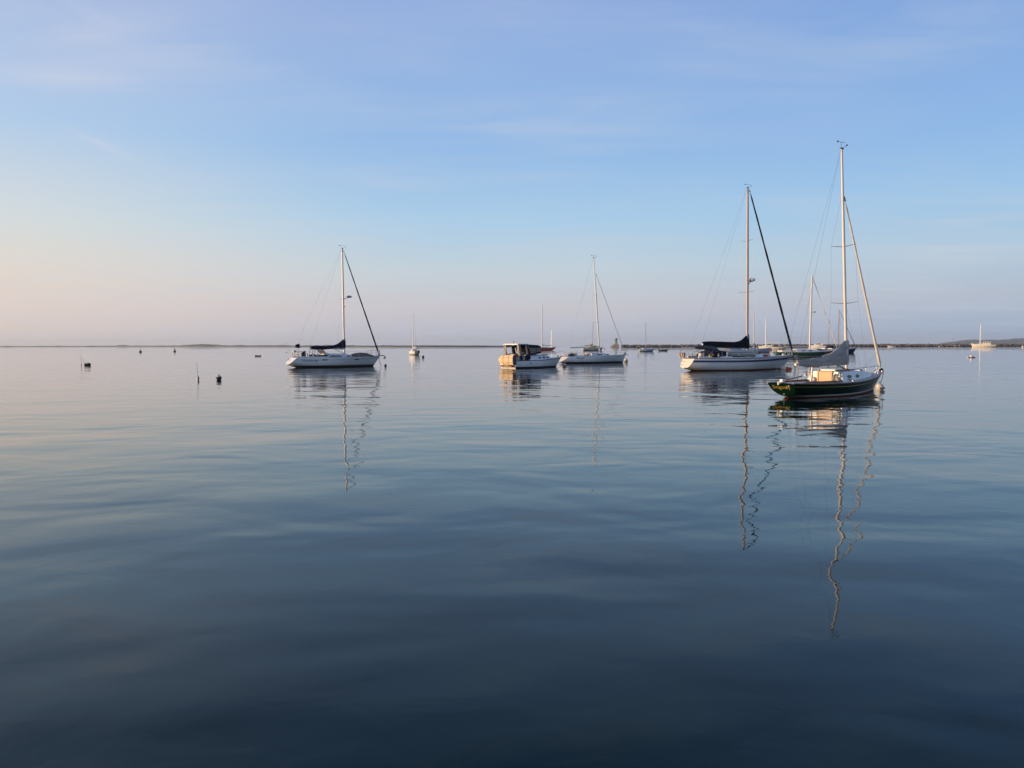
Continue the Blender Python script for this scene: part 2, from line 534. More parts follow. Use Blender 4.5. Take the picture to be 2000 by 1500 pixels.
def build_hull(parent, h, top, bot, bands=(), boot_z=(0.0, 0.0), boot_mat=None, deck=deckmat, rail_mat=None, cockpit=None, transom_mat=None, nu=36, rail=(0.03, 0.05), bow_boot=0.0, transom_label=None):
    """bands: (upper offset below sheer, lower offset, material, name) painted stripes as strakes of their own"""
    bz0 = lambda u: boot_z[0] + bow_boot * max(0, u - .3)
    bz1 = lambda u: boot_z[1] + bow_boot * max(0, u - .3) * 1.3
    build('hull_bottom', strake(h, [lambda u: -0.35, lambda u: -0.18, lambda u: -0.05, bz0], nu), bot, parent)
    if boot_mat:
        build('boot_stripe', strake(h, [bz0, bz1], nu), boot_mat, parent)
        lo = bz1
    else:
        lo = bz0
    edges = []
    for a, b_, m, nm in sorted(bands, key=lambda q: -q[1]):
        edges.append((a, b_, m, nm))
    cur = lo
    first = True

    def rows(f0, f1, k):
        return [(lambda u, t=i / k: lerp(f0(u), f1(u), t)) for i in range(k + 1)]
    for a, b_, m, nm in edges:
        f1 = lambda u, b_=b_: h.sheer_z(u) - b_
        f2 = lambda u, a=a: h.sheer_z(u) - a
        build('topsides', strake(h, rows(cur, f1, 8 if first else 2), nu), top, parent)
        build(nm, strake(h, rows(f1, f2, 2), nu), m, parent)
        cur = f2
        first = False
    build('topsides', strake(h, rows(cur, lambda u: h.sheer_z(u), 10 if first else 3), nu), top, parent)
    # transom
    za, zb = h.keel(0), h.sheer_z(0)
    nz, ny = 12, 10
    rings = []
    for i in range(nz + 1):
        z = lerp(za, zb, i / nz)
        x = h.x_ends(z)[0]
        bb = h.b(0, z)
        rings.append([(x - h.camber * (1 - (k / ny * 2 - 1) ** 2), bb * (1 - 2 * k / ny), z) for k in range(ny + 1)])
    build('transom', MB().loft(rings, closed=False, caps=False), transom_mat or top, parent, label=transom_label)
    # deck with a cockpit well
    fr = [-1, -0.62, -0.3, 0.3, 0.62, 1]
    us = [i / nu for i in range(nu + 1)]
    zs_ref = h.sheer_z(0.5)
    vs, fs = [], []
    for u in us:
        z = h.sheer_z(u)
        for q in fr:
            p = h.pt(u, z, 1)
            vs.append((p[0], p[1] * q, z - 0.012 + 0.05 * h.half * (1 - q * q)))
    nn = len(fr)
    well = MB()
    for i in range(nu):
        for j in range(nn - 1):
            xm = (vs[i * nn + 2][0] + vs[(i + 1) * nn + 2][0]) / 2
            if cockpit and cockpit[0] < xm < cockpit[1] and 1 <= j <= 3:
                a, b_ = vs[i * nn + j], vs[(i + 1) * nn + j]
                c_, d_ = vs[i * nn + j + 1], vs[(i + 1) * nn + j + 1]
                dz = cockpit[2]
                lowz = lambda p: (p[0], p[1], h.sheer_z(0.3) - dz)
                well.add([lowz(a), lowz(b_), lowz(d_), lowz(c_)], [(3, 2, 1, 0)])
                if j == 1:
                    well.add([a, b_, lowz(b_), lowz(a)], [(0, 1, 2, 3)])
                if j == 3:
                    well.add([c_, d_, lowz(d_), lowz(c_)], [(3, 2, 1, 0)])
                continue
            fs.append((i * nn + j, (i + 1) * nn + j, (i + 1) * nn + j + 1, i * nn + j + 1))
    build('deck', MB().add(vs, fs), deck, parent)
    if well.v:
        build('cockpit_well', well, deck, parent, smooth=False)
    if rail_mat:
        w, t = rail
        for side in (-1, 1):
            rings = []
            for i in range(nu + 1):
                p = h.pt(i / nu * 0.995, h.sheer_z(i / nu), side)
                yo = p[1] + side * 0.012
                rings.append([(p[0], yo, p[2] - 0.012), (p[0], yo, p[2] + t), (p[0], yo - side * w, p[2] + t), (p[0], yo - side * w, p[2] - 0.012)])
            build('toe_rail', MB().loft(rings), rail_mat, parent, smooth=False)


def text_mesh(body, size, m, fn, parent, name, shear=0.0, squash=1.0):
    cu = bpy.data.curves.new('lettering', 'FONT')
    cu.body = body
    cu.size = size
    cu.shear = shear
    cu.resolution_u = 3
    cu.offset = size * 0.012
    tmp = bpy.data.objects.new('lettering_source', cu)
    col.objects.link(tmp)
    bpy.context.view_layer.update()
    dg = bpy.context.evaluated_depsgraph_get()
    me = bpy.data.meshes.new_from_object(tmp.evaluated_get(dg))
    bpy.data.objects.remove(tmp)
    xs = [v.co.x for v in me.vertices]
    cx = (min(xs) + max(xs)) / 2
    for v in me.vertices:
        v.co = fn((v.co.x - cx) * squash, v.co.y)
    me.materials.clear()
    me.materials.append(m)
    o = bpy.data.objects.new(name, me)
    col.objects.link(o)
    o.parent = parent
    return o


class Cabin:
    def __init__(s, x0, x1, w0, w1, zt, zb, tumble=0.1, nose=0.45, aft=0.0, round_=0.06):
        s.__dict__.update(locals())

    def half(s, x):
        t = (x - s.x0) / (s.x1 - s.x0)
        return lerp(s.w0, s.w1, t ** 1.4)

    def top(s, x):
        return lin_at(s.zt, x)

    def side_y(s, x, z):
        b = lin_at(s.zb, x)
        t = (z - b) / max(0.05, s.top(x) - b)
        return s.half(x) * (1 - s.tumble * t)

    def mesh(s, n=16):
        rings = []
        for i in range(n + 1):
            x = lerp(s.x0, s.x1, i / n)
            b, t, w = lin_at(s.zb, x) - 0.06, s.top(x), s.half(x)
            wt = w * (1 - s.tumble)
            r = min(s.round_, (t - b) * 0.4)
            # forward face slopes back with height
            sl = (lambda z: -s.nose * (z - b) / max(0.05, s.zt[-1][1] - b + 0.05) * (i / n) ** 6)
            al = (lambda z: s.aft * (z - b) / max(0.05, s.zt[0][1] - b) * (1 - i / n) ** 6)
            P = lambda y, z: (x + sl(z) + al(z), y, z)
            ring = [P(-w, b), P(-wt, t - r), P(-wt + r * .35, t - r * .3), P(-wt + r, t), P(-wt * .5, t + 0.03 * w), P(0, t + 0.045 * w), P(wt * .5, t + 0.03 * w), P(wt - r, t), P(wt - r * .35, t - r * .3), P(wt, t - r), P(w, b)]
            rings.append(ring)
        return MB().loft(rings)

    def window(s, xa, xb, zc, hgt, taper=0.0, n=20, p=3.0):
        """a pane on each cabin side, rounded outline, 12 mm proud"""
        out = []
        for side in (-1, 1):
            ring, ring2 = [], []
            for k in range(n):
                a = 2 * math.pi * k / n
                ca, sa = math.cos(a), math.sin(a)
                ex = math.copysign(abs(ca) ** (2 / p), ca)
                ez = math.copysign(abs(sa) ** (2 / p), sa)
                x = (xa + xb) / 2 + (xb - xa) / 2 * ex
                z = zc + hgt / 2 * ez * (1 - taper * (ex + 1) / 2)
                y = s.side_y(x, z)
                ring.append((x, side * (y - 0.02), z))
                ring2.append((x, side * (y + 0.012), z))
            if side == 1:
                ring.reverse()
                ring2.reverse()
            out.append(MB().loft([ring, ring2]))
        return out


def hull_window(h, xa, xb, zc, hgt, side=-1, n=16, p=4.0, off=0.008):
    ring, ring2 = [], []
    for k in range(n):
        a = 2 * math.pi * k / n
        ca, sa = math.cos(a), math.sin(a)
        x = (xa + xb) / 2 + (xb - xa) / 2 * math.copysign(abs(ca) ** (2 / p), ca)
        z = zc + hgt / 2 * math.copysign(abs(sa) ** (2 / p), sa)
        y = h.side_y(x, z)
        ring.append((x, side * (y - 0.02), z))
        ring2.append((x, side * (y + off), z))
    return MB().loft([ring, ring2])


def sail_cover(top, bot, width, xs, n=44, m=16, wrinkle=0.02, seed=0.0, fold=0.008):
    """flaked sail under a canvas cover lying on the boom; top/bot/width are (x, value) curves"""
    rings = []
    for i in range(n + 1):
        x = lerp(xs[0], xs[1], i / n)
        zt, zb, w = curve_at(top, x), curve_at(bot, x), curve_at(width, x)
        ring = []
        for k in range(m):
            a = 2 * math.pi * k / m
            s_, c_ = math.sin(a), math.cos(a)
            t = (s_ + 1) / 2
            z = lerp(zb, zt, t)
            ww = w * abs(c_) ** 0.7 * (1.0 - 0.55 * t * min(1, (zt - zb) / 0.9))
            d = noise.noise(Vector((x * 2.2 + t * 1.6 + seed, z * 1.1, math.copysign(1.3, c_) + seed)))
            d2 = noise.noise(Vector((x * 5 - t * 4 + seed, z * 4, seed)))
            ww += wrinkle * (d * 1.6 + d2 * .7) + fold * math.sin(13 * t - 2.6 * (xs[1] - x) + 2.5 * d) * max(0, abs(c_))
            ring.append((x, math.copysign(max(0.01, ww), c_) if abs(c_) > 1e-3 else 0, z + wrinkle * .5 * d))
        rings.append(ring)
    return MB().loft(rings)


def rod(name, a, b, r, m, parent, n=6):
    return build(name, MB().tube([a, b], r, n), m, parent)


def sag(a, b, s, k=6):
    return [(lerp(a[0], b[0], i / k), lerp(a[1], b[1], i / k), lerp(a[2], b[2], i / k) - s * 4 * (i / k) * (1 - i / k)) for i in range(k + 1)]


def mast_at(foot, topp, z):
    t = (z - foot[1]) / (topp[1] - foot[1])
    return lerp(foot[0], topp[0], t)


def rig(parent, foot, topp, r0_, r1_, m, spreaders, chain, deckz, fore, back, furl=None, furl_mat=None, furl_r=(0.03, 0.07), fore_top=None, wires=0.006, wind=True, drum=True, split_back=None):
    """mast with spreaders, shrouds, forestay with a furled headsail, backstay. foot/topp = (x, z)"""
    wires *= 0.72
    mz = [foot[1] + (topp[1] - foot[1]) * q for q in (0, .3, .6, .85, 1)]
    build('mast', MB().tube([(mast_at(foot, topp, z), 0, z) for z in mz], [r0_, r0_, r0_ * .97, lerp(r0_, r1_, .6), r1_], 12, flat=0.8), m, parent)
    prev = {-1: None, 1: None}
    for side in (-1, 1):
        last = (chain[0], side * chain[1], deckz)
        for z, sl in spreaders:
            mx = mast_at(foot, topp, z)
            tip = (mx - 0.12 * sl, side * sl, z + 0.06)
            build('spreader', MB().tube([(mx, side * r0_ * .5, z), tip], [0.020, 0.011], 6), wire, parent)
            rod('shroud', last, tip, wires, wire, parent, 5)
            last = tip
        zt = topp[1] - 0.15 if fore_top is None else fore_top
        rod('shroud', last, (mast_at(foot, topp, zt), side * 0.03, zt), wires, wire, parent, 5)
        z1 = spreaders[0][0] - 0.1
        rod('lower_shroud', (chain[0] - 0.35, side * chain[1] * .98, deckz), (mast_at(foot, topp, z1), side * 0.04, z1), wires, wire, parent, 5)
    ft = topp[1] - 0.1 if fore_top is None else fore_top
    fa = (mast_at(foot, topp, ft) + r1_, 0, ft)
    rod('forestay', fa, fore, wires, wire, parent, 5)
    if furl:
        a, b_ = furl
        k = 26
        pts, rs = [], []
        for i in range(k + 1):
            t = i / k
            pts.append((lerp(a[0], b_[0], t), 0, lerp(a[1], b_[1], t)))
            q = lerp(furl_r[0], furl_r[1], t ** .8)
            rs.append(q * (1 + 0.10 * math.sin(i * 2.1) + .05 * math.sin(i * 5.3)) * (0.35 if i in (0, k) else 1))
        build('furled_headsail', MB().tube(pts, rs, 10), furl_mat, parent)
        d = (Vector((b_[0], 0, b_[1])) - Vector((a[0], 0, a[1]))).normalized()
        if drum:
            p0 = Vector((b_[0], 0, b_[1])) + d * 0.02
            build('furling_drum', MB().tube([p0, p0 + d * .02, p0 + d * .12, p0 + d * .14], [.05, .10, .10, .05], 12), black, parent)
        p1 = Vector((a[0], 0, a[1])) - d * .05
        build('halyard_swivel', MB().tube([p1, p1 - d * .22], [.035, .028], 8), black, parent)
    if split_back:
        zj, xj, yb = split_back
        mid_ = (xj, 0, zj)
        rod('backstay', (topp[0] - r1_, 0, topp[1] - .05), mid_, wires, wire, parent, 5)
        for side in (-1, 1):
            rod('backstay_leg', mid_, (back[0], side * yb, back[2]), wires, wire, parent, 5)
    else:
        rod('backstay', (topp[0] - r1_, 0, topp[1] - .05), back, wires, wire, parent, 5)
    if wind:
        x, z = topp
        build('masthead_fitting', MB().box((x, 0, z + .03), (.22, .07, .06)), black, parent)
        v = build('wind_vane', MB().tube([(x - .05, 0, z + .06), (x - .05, 0, z + .3)], .008, 5).tube([(x - .26, .05, z + .3), (x + .22, -.05, z + .3)], .008, 5), black, parent)
        build('vane_tail', MB().box((x - .27, .05, z + .3), (.10, .012, .08)), black, v)
        build('anemometer_arm', MB().tube([(x + .1, 0, z + .06), (x + .32, -.04, z + .17)], .010, 5).ball((x + .36, -.05, z + .22), .045, 8, 6, (1, 1, .7)), black, parent)


def rail_tube(name, pts, r, parent, m=steel):
    return build(name, MB().tube(pts, r, 6), m, parent)


def lifelines(parent, h, x0, x1, n, hgt=0.6, inset=0.06, r=0.012, wires=(0.55, 1.0), wr=0.005):
    for side in (-1, 1):
        tops = []
        for i in range(n):
            x = lerp(x0, x1, i / (n - 1))
            z, b_ = h.deck_at(x)
            y = side * (b_ - inset)
            rod('stanchion', (x, y, z - .02), (x, y, z + hgt), r, steel, parent)
            tops.append((x, y, z))
        for q in wires:
            build('lifeline', MB().tube([(x, y, z + hgt * q) for x, y, z in tops], wr, 5), steel, parent)


def pulpit(parent, h, x0, hgt=0.6, r=0.014, mid=True, xend=None):
    """bow rail"""
    xe = h.xb_deck - 0.05 if xend is None else xend
    pts = []
    for i in range(9):
        t = i / 8
        x = lerp(x0, xe, math.sin(t * math.pi / 2))
        z, b_ = h.deck_at(min(x, h.xb_deck - .02))
        pts.append((x, max(0.0, b_ - .06) * (1 - t * .2) + (.10 * t), z + hgt))
    full = [(p[0], -p[1], p[2]) for p in pts] + [(xe + .06, 0, pts[-1][2])] + list(reversed(pts))
    pu = rail_tube('bow_pulpit', full, r, parent)
    for side in (-1, 1):
        for t in (0, 4, 7):
            p = pts[t]
            z, b_ = h.deck_at(min(p[0], h.xb_deck - .05))
            rod('pulpit_leg', (p[0] - .04, side * max(.03, b_ - .07), z - .02), (p[0], side * p[1], p[2]), r, steel, pu)
    if mid:
        rail_tube('pulpit_mid_rail', [(p[0], p[1], p[2] - hgt * .45) for p in full], r * .8, pu)


def pushpit(parent, h, x0, x1, hgt=0.6, r=0.014):
    z, b_ = h.deck_at(x1)
    pts = []
    zz, bb = h.deck_at(x0)
    pts = [(x0, -(bb - .06), zz + hgt), (lerp(x0, x1, .7), -(b_ - .05), z + hgt), (x1, -(b_ - .25), z + hgt), (x1 - .04, 0, z + hgt), (x1, b_ - .25, z + hgt), (lerp(x0, x1, .7), b_ - .05, z + hgt), (x0, bb - .06, zz + hgt)]
    pu = rail_tube('stern_pushpit', pts, r, parent)
    rail_tube('pushpit_mid_rail', [(p[0], p[1], p[2] - hgt * .48) for p in pts], r * .8, pu)
    for i, p in enumerate(pts):
        if i == 3:
            continue
        rod('pushpit_leg', (p[0] + .02, p[1], h.deck_at(p[0])[0] - .02), p, r, steel, pu)


def winch(parent, x, y, z, s=1.0, m=steel):
    build('winch', MB().lathe([(.075 * s, 0), (.075 * s, .05 * s), (.05 * s, .07 * s), (.05 * s, .14 * s), (.07 * s, .17 * s), (.03 * s, .19 * s)], (x, y, z), 12), m, parent)


# ------------------------------------------------------------------ water
wm = bpy.data.materials.new('harbour_water')
wm.use_nodes = True
t = wm.node_tree
bs = t.nodes['Principled BSDF']
bs.inputs['Base Color'].default_value = (0.0005, 0.008, 0.010, 1)
bs.inputs['Roughness'].default_value = 0.02
bs.inputs['IOR'].default_value = 1.333
bs.inputs['Specular Tint'].default_value = (0.0, 0.68, 0.46, 1)
g = N(t, 'ShaderNodeNewGeometry')


def wave_noise(scale, sx_, sy_, rot, detail=2.0, dist=0.0, rough=0.5):
    mpn = N(t, 'ShaderNodeMapping')
    mpn.inputs['Rotation'].default_value = (0, 0, R(rot))
    mpn.inputs['Scale'].default_value = (sx_, sy_, 1)
    L(t, g.outputs['Position'], mpn.inputs[0])
    n = N(t, 'ShaderNodeTexNoise')
    n.inputs['Scale'].default_value = scale
    n.inputs['Detail'].default_value = detail
    n.inputs['Roughness'].default_value = rough
    n.inputs['Distortion'].default_value = dist
    L(t, mpn.outputs[0], n.inputs['Vector'])
    return n.outputs[0]


swell = wave_noise(0.42, 0.75, 1.0, -12, 2.0, 0.4)
ripple = wave_noise(2.0, 0.85, 1.0, 14, 3.0, 0.5)
fine = wave_noise(6.0, 0.7, 1.0, -4, 3.0)
patch = wave_noise(0.05, 0.35, 1.0, 12, 3.0)
pm = N(t, 'ShaderNodeMapRange', interpolation_type='SMOOTHSTEP')
pm.inputs[1].default_value = 0.36
pm.inputs[2].default_value = 0.62
pm.inputs[3].default_value = 0.35
pm.inputs[4].default_value = 1.0
L(t, patch, pm.inputs[0])
broad = wave_noise(0.12, 0.55, 1.0, -7, 3.0, 0.5)
hgt_ = math_node(t, 'ADD', math_node(t, 'ADD', math_node(t, 'MULTIPLY', broad, 0.10), math_node(t, 'MULTIPLY', swell, 0.050)), math_node(t, 'MULTIPLY', math_node(t, 'ADD', math_node(t, 'MULTIPLY', ripple, 0.0075), math_node(t, 'MULTIPLY', fine, 0.0009)), pm.outputs[0]))
bn = N(t, 'ShaderNodeBump')
bn.inputs['Strength'].default_value = 1.0
bn.inputs['Distance'].default_value = 1.0
L(t, hgt_, bn.inputs['Height'])
L(t, bn.outputs[0], bs.inputs['Normal'])
W = 7000
mbw = MB()
mbw.add([(-W, -300, 0), (W, -300, 0), (W, W, 0), (-W, W, 0)], [(0, 1, 2, 3)])
water = build('water', mbw, wm, smooth=False)
water['kind'] = 'structure'


# ------------------------------------------------------------------ far land
def ridge(name, pts, depth, m, seed, step=12.0, rough=0.25):
    """pts: (x, y, height) along the waterline; a low rounded landmass behind it"""
    samples = []
    for (a, b_) in zip(pts, pts[1:]):
        d = math.hypot(b_[0] - a[0], b_[1] - a[1])
        k = max(1, int(d / step))
        for i in range(k):
            tt = i / k
            samples.append(tuple(lerp(a[j], b_[j], tt) for j in range(3)))
    samples.append(pts[-1])
    rings = []
    for x, y, hh in samples:
        n1 = noise.fractal(Vector((x * .012, y * .012, seed)), 1.0, 2.0, 4)
        hh = max(0.15, hh * (1 + rough * n1 * 1.4))
        d = Vector((x, y, 0)).normalized()
        ring = []
        for q, hq in ((0, -0.4), (.04, .35), (.14, .75), (.35, 1.0), (.6, .97), (.85, .6), (1, -0.4)):
            z = hh * hq if hq > 0 else hq
            z += (hh * .14 * noise.noise(Vector((x * .06, y * .06, q * 9 + seed)))) if hq > 0 else 0
            ring.append((x + d.x * depth * q, y + d.y * depth * q, z))
        rings.append(ring)
    o = build(name, MB().loft(rings, closed=False, caps=False), m)
    o['kind'] = 'structure'
    return o


ridge('shore', [(-2900, 3700, 3.0), (-1990, 2996, 3.4), (-1530, 2700, 3.6), (-1341, 2610, 3.4), (-1327, 2592, 6.0), (-1287, 2565, 5.6), (-1230, 2490, 3.6), (-896, 2080, 3.6), (-788, 1893, 5.6), (-757, 1875, 6.6), (-720, 1860, 5.8), (-670, 1784, 3.4), (-375, 1412, 2.6), (-220, 1111, 2.3), (-117, 930, 2.0), (-40, 860, 1.7), (-6, 840, 1.2), (2, 836, .5)], 60, shorem, 3.0, 5.0, rough=0.30)
ridge('hills', [(2290, 4120, 6), (2370, 4060, 20), (2450, 3990, 26), (2500, 3950, 19), (2560, 3930, 29), (2640, 3900, 30), (2680, 3880, 20), (2750, 3850, 34), (2850, 3800, 38), (3000, 3750, 34), (3200, 3650, 40), (3500, 3500, 36)], 500, hillm, 8.0, 20, .2)

# ------------------------------------------------------------------ breakwater
bw = thing('breakwater', 'long low breakwater of dark granite boulders across the far harbour', 'breakwater')
random.seed(11)
rk = MB()
wet = MB()
core = MB()
BA, BB = Vector((86, 600, 0)), Vector((560, 560, 0))
BD = (BB - BA).normalized()
BN = Vector((-BD.y, BD.x, 0))
Lbw = (BB - BA).length


def boulder(mb, c, r):
    a = random.random() * 6.28
    e = Matrix.Rotation(a, 3, 'Z') @ Matrix.Rotation(random.uniform(-.5, .5), 3, 'X')
    sc = Vector((r * random.uniform(.8, 1.5), r * random.uniform(.7, 1.1), r * random.uniform(.55, .9)))
    vs = []
    for x in (-1, 1):
        for y in (-1, 1):
            for z in (-1, 1):
                k = random.uniform(.62, 1.0)
                vs.append(c + e @ Vector((x * sc.x * k, y * sc.y * random.uniform(.6, 1), z * sc.z * random.uniform(.65, 1))))
    mb.add(vs, [(0, 1, 3, 2), (4, 6, 7, 5), (0, 4, 5, 1), (2, 3, 7, 6), (0, 2, 6, 4), (1, 5, 7, 3)])


s_ = 0.0
while s_ < Lbw:
    for row, (off, z, r) in enumerate(((-2.6, 0.15, .75), (-1.7, .75, .75), (-.8, 1.3, .7), (0, 1.65, .65), (1.0, 1.2, .8), (2.2, .4, .8))):
        c = BA + BD * (s_ + random.uniform(-.5, .5)) + BN * (off + random.uniform(-.3, .3)) + Vector((0, 0, z + random.uniform(-.2, .25)))
        boulder(wet if row == 0 else rk, c, r * random.uniform(.7, 1.25))
    s_ += 1.25
core.loft([[tuple(BA + BD * q + BN * o_ + Vector((0, 0, z))) for o_, z in ((-3, -.4), (-.9, 1.25), (.9, 1.25), (3, -.4))] for q in (0, Lbw)])
o = build('boulders', rk, rock, bw, smooth=False); o['kind'] = 'stuff'
o = build('weedy_boulders', wet, wetrock, bw, smooth=False); o['kind'] = 'stuff'
build('rubble_core', core, wetrock, bw, smooth=False)

lt = thing('harbour_light', 'slim harbour light tower on a tan concrete base at breakwater end', 'light tower', (81.0, 599, 0))
build('base', MB().loft([[(-5.2, -3, -.4), (2.2, -3, -.4), (2.2, 3, -.4), (-5.2, 3, -.4)], [(-1.9, -1.6, 2.5), (1.9, -1.6, 2.5), (1.9, 1.6, 2.5), (-1.9, 1.6, 2.5)]]), concrete, lt, smooth=False)
for sx_ in (-1, 1):
    for sy_ in (-1, 1):
        rod('leg', (sx_ * 1.0, sy_ * 1.0, 2.4), (sx_ * .95, sy_ * .95, 6.2), .13, towergreen, lt)
for z in (3.4, 4.4, 5.4):
    for yy in (-1, 1):
        rod('cross_brace', (-1, yy, z), (1, yy, z), .08, towergreen, lt, 5)
build('tower_panel', MB().box((0, 0, 4.4), (1.5, 1.5, 3.5)), towergreen, lt, smooth=False)
build('gallery', MB().box((0, 0, 6.25), (2.6, 2.6, .14)), black, lt, smooth=False)
build('lantern', MB().lathe([(.55, 6.3), (.55, 7.0), (.62, 7.05), (.1, 7.35)], (.35, 0, 0), 10), black, lt)
rod('lightning_rod', (-.9, 0, 6.3), (-.9, 0, 7.6), .05, black, lt)


# ------------------------------------------------------------------ green sloop in the foreground
def green_sloop():
    P = thing('sailboat', 'dark green wooden-trimmed sloop with grey sail cover and name on transom', 'sailboat', (14.0, 33.7, 0), R(40), 'moored sailboats')
    h = Hull(-4.12, -3.62, 4.90, 4.05, 1.16, 0.50, (0.62, 0.555, 0.86), (0.07, -0.42, -0.2), um=.42, n=2.2, pb=1.25, bowp=2.0, camber=.07)
    build_hull(P, h, green, bronze, bands=[(.125, .140, gold, 'cove_stripe')], boot_z=(.055, .105), boot_mat=boot, rail_mat=teak, cockpit=(-3.0, -.55, .42), deck=deckmat, rail=(.045, .022), bow_boot=.05, nu=44, transom_label='dark green transom with gold lettering')
    # name on the transom
    def onto(tx, tz):
        z = .395 + tz - tx * 0.0
        y = -tx
        bb = max(.05, h.b(0, z))
        return (h.x_ends(z)[0] - h.camber * (1 - (y / bb) ** 2) - .008, y, z)
    text_mesh('Dragonfly', .20, gold, onto, P, 'transom_name', shear=.15)
    for yy, zz in ((-.36, .52), (.02, .18)):
        build('through_hull_fitting', MB().ball((h.x_ends(zz)[0] - h.camber * .8, yy, zz), .028, 8, 6), boot, P)
    build('stern_light', MB().lathe([(.035, 0), (.045, .06), (.04, .12), (.02, .15)], (-4.17, .05, .55), 10), boot, P)
    build('rudder_head', MB().box((-3.98, 0, .70), (.16, .12, .16)), boot, P)
    # coaming
    for side in (-1, 1):
        rings = []
        for i in range(17):
            x = lerp(-3.15, .75, i / 16)
            z, b_ = h.deck_at(x)
            y = side * b_ * (.60 + .04 * math.sin(i / 16 * 3.1))
            hh = lin_at([(-3.15, .04), (-2.8, .09), (-.8, .11), (0.3, .11), (.75, .03)], x)
            rings.append([(x, y, z - .02), (x, y - side * .01, z + hh), (x, y + side * .03, z + hh), (x, y + side * .04, z - .02)])
        build('cockpit_coaming', MB().loft(rings), teak, P, smooth=False)
        winch(P, -.75, side * .78, .80, 1.1)
    rod('tiller', (-3.7, 0, .74), (-2.3, .08, .86), .028, teak, P)
    for side in (-1, 1):
        build('cockpit_seat', MB().box((-1.8, side * .48, .36), (2.3, .3, .05)), cream, P)
    # cabin trunk
    zb = [(x, h.deck_at(x)[0]) for x in (-.6, 0, 1, 2, 3.1)]
    cab = Cabin(-.50, 3.05, .80, .40, [(-.5, .99), (.6, 1.0), (2.0, .985), (3.05, .93)], zb, tumble=.10, nose=.35, round_=.05)
    build('cabin', cab.mesh(24), white, P)
    build('cabin_aft_bulkhead', MB().loft([[(-.525, -.74, .50), (-.525, .74, .50), (-.525, .70, .93), (-.525, .5, .975), (-.525, -.5, .975), (-.525, -.70, .93)], [(-.505, -.74, .50), (-.505, .74, .50), (-.505, .70, .93), (-.505, .5, .975), (-.505, -.5, .975), (-.505, -.70, .93)]]), cream, P, smooth=False)
    comp = build('companionway_boards', MB().box((-.54, .0, .76), (.03, .58, .46)), honey, P, smooth=False)
    for yy in (-.32, .32):
        build('companionway_frame', MB().box((-.55, yy, .77), (.06, .05, .52)), teak if yy < 0 else honey, comp, smooth=False)
    build('companionway_sill', MB().box((-.55, 0, 1.02), (.07, .70, .035)), teak, comp, smooth=False)
    build('sliding_hatch', MB().box((.15, 0, 1.065), (.95, .66, .05)), cream, P, smooth=False)
    for yy in (-.38, .38):
        build('hatch_rail', MB().box((.45, yy, 1.05), (1.7, .04, .05)), teak, P, smooth=False)
    for side, yy in ((-1, -.5), (1, .5)):
        build('handrail', MB().tube([(.6, yy, 1.01), (.62, yy, 1.06), (1.9, yy * .86, 1.05), (1.92, yy * .86, .99)], .018, 6), teak, P)
    for (xa, xb) in ((.0, .42), (.92, 1.30)):
        for w in cab.window(xa, xb, .79, .15, p=2.0):
            build('portlight', w, glass, P)
    build('forehatch', MB().box((2.35, 0, 1.0), (.5, .5, .05)), white, P, smooth=False)
    build('coiled_sheet', MB().ball((-.62, -.52, .72), .13, 10, 8, (.7, 1, 1.6)), rope, P)
    build('canvas_bag', MB().ball((-.66, .58, .64), .14, 10, 8, (.6, 1.3, 1)), cream, P)
    build('coiled_sheet', MB().ball((-1.0, -.86, .68), .11, 10, 8, (1.5, .8, .6)), rope, P)
    build('mooring_cleat', MB().box((-.1, -1.05, .64), (.22, .04, .04)).box((-.1, -1.05, .61), (.06, .05, .06)), steel, P)
    build('mooring_cleat', MB().box((4.3, 0, .86), (.26, .05, .05)).box((4.3, 0, .82), (.08, .05, .08)), steel, P)
    # rig
    foot, topp = (1.38, 1.0), (.56, 10.70)
    rig(P, foot, topp, .075, .05, paintmast, [(4.0, .62), (6.5, .55)], (1.25, 1.02), .60, (4.83, 0, .92), (-4.08, 0, .66), furl=((.98, 8.45), (4.72, 1.03)), furl_mat=sailcloth, furl_r=(.032, .064), fore_top=8.75, wires=.005, split_back=(2.6, -3.35, .42))
    build('mast_step', MB().lathe([(.16, 0), (.16, .05), (.10, .09)], (1.38, 0, 1.0), 12), teak, P)
    bo = build('boom', MB().tube([(1.30, 0, 1.33), (-2.95, 0, 1.36)], .05, 8), paintmast, P)
    build('boom_end_cap', MB().tube([(-2.9, 0, 1.36), (-2.99, 0, 1.36)], .052, 8), pinkmast, bo)
    sc_ = sail_cover([(-2.85, 1.53), (-2.2, 1.56), (-1.2, 1.62), (-.2, 1.78), (.6, 2.06), (1.05, 2.30), (1.3, 2.40), (1.52, 2.34)],
                     [(-2.85, 1.33), (-1.9, 1.22), (-.6, 1.24), (.6, 1.27), (1.5, 1.26)],
                     [(-2.85, .05), (-2.3, .11), (-.5, .16), (.7, .19), (1.25, .14), (1.5, .06)], (-2.85, 1.52), n=72, m=32, wrinkle=.045, seed=4.0, fold=.022)
    build('sail_cover', sc_, greycanvas, P)
    for x in (-2.1, -1.2, -.3, .55):
        build('cover_tie', MB().tube([(x, -.06, curve_at([(-1.9, 1.22), (-.6, 1.24), (.6, 1.27)], x)), (x + .02, 0, 1.18), (x, .06, 1.24)], .01, 5), darkrope, P)
    for x in (-2.95,):
        rod('topping_lift', (x, 0, 1.4), (topp[0] - .1, 0, topp[1] - .1), .004, wire, P, 5)
    build('mainsheet', MB().tube([(-2.8, 0, 1.3), (-2.95, .02, .72)], .018, 6).tube([(-2.72, 0, 1.3), (-2.85, -.02, .72)], .018, 6), rope, P)
    rod('vang_strut', (1.30, 0, 1.08), (.35, 0, 1.31), .02, black, P)
    rod('vang_strut', (1.30, .04, 1.05), (.5, .04, 1.31), .012, black, P)
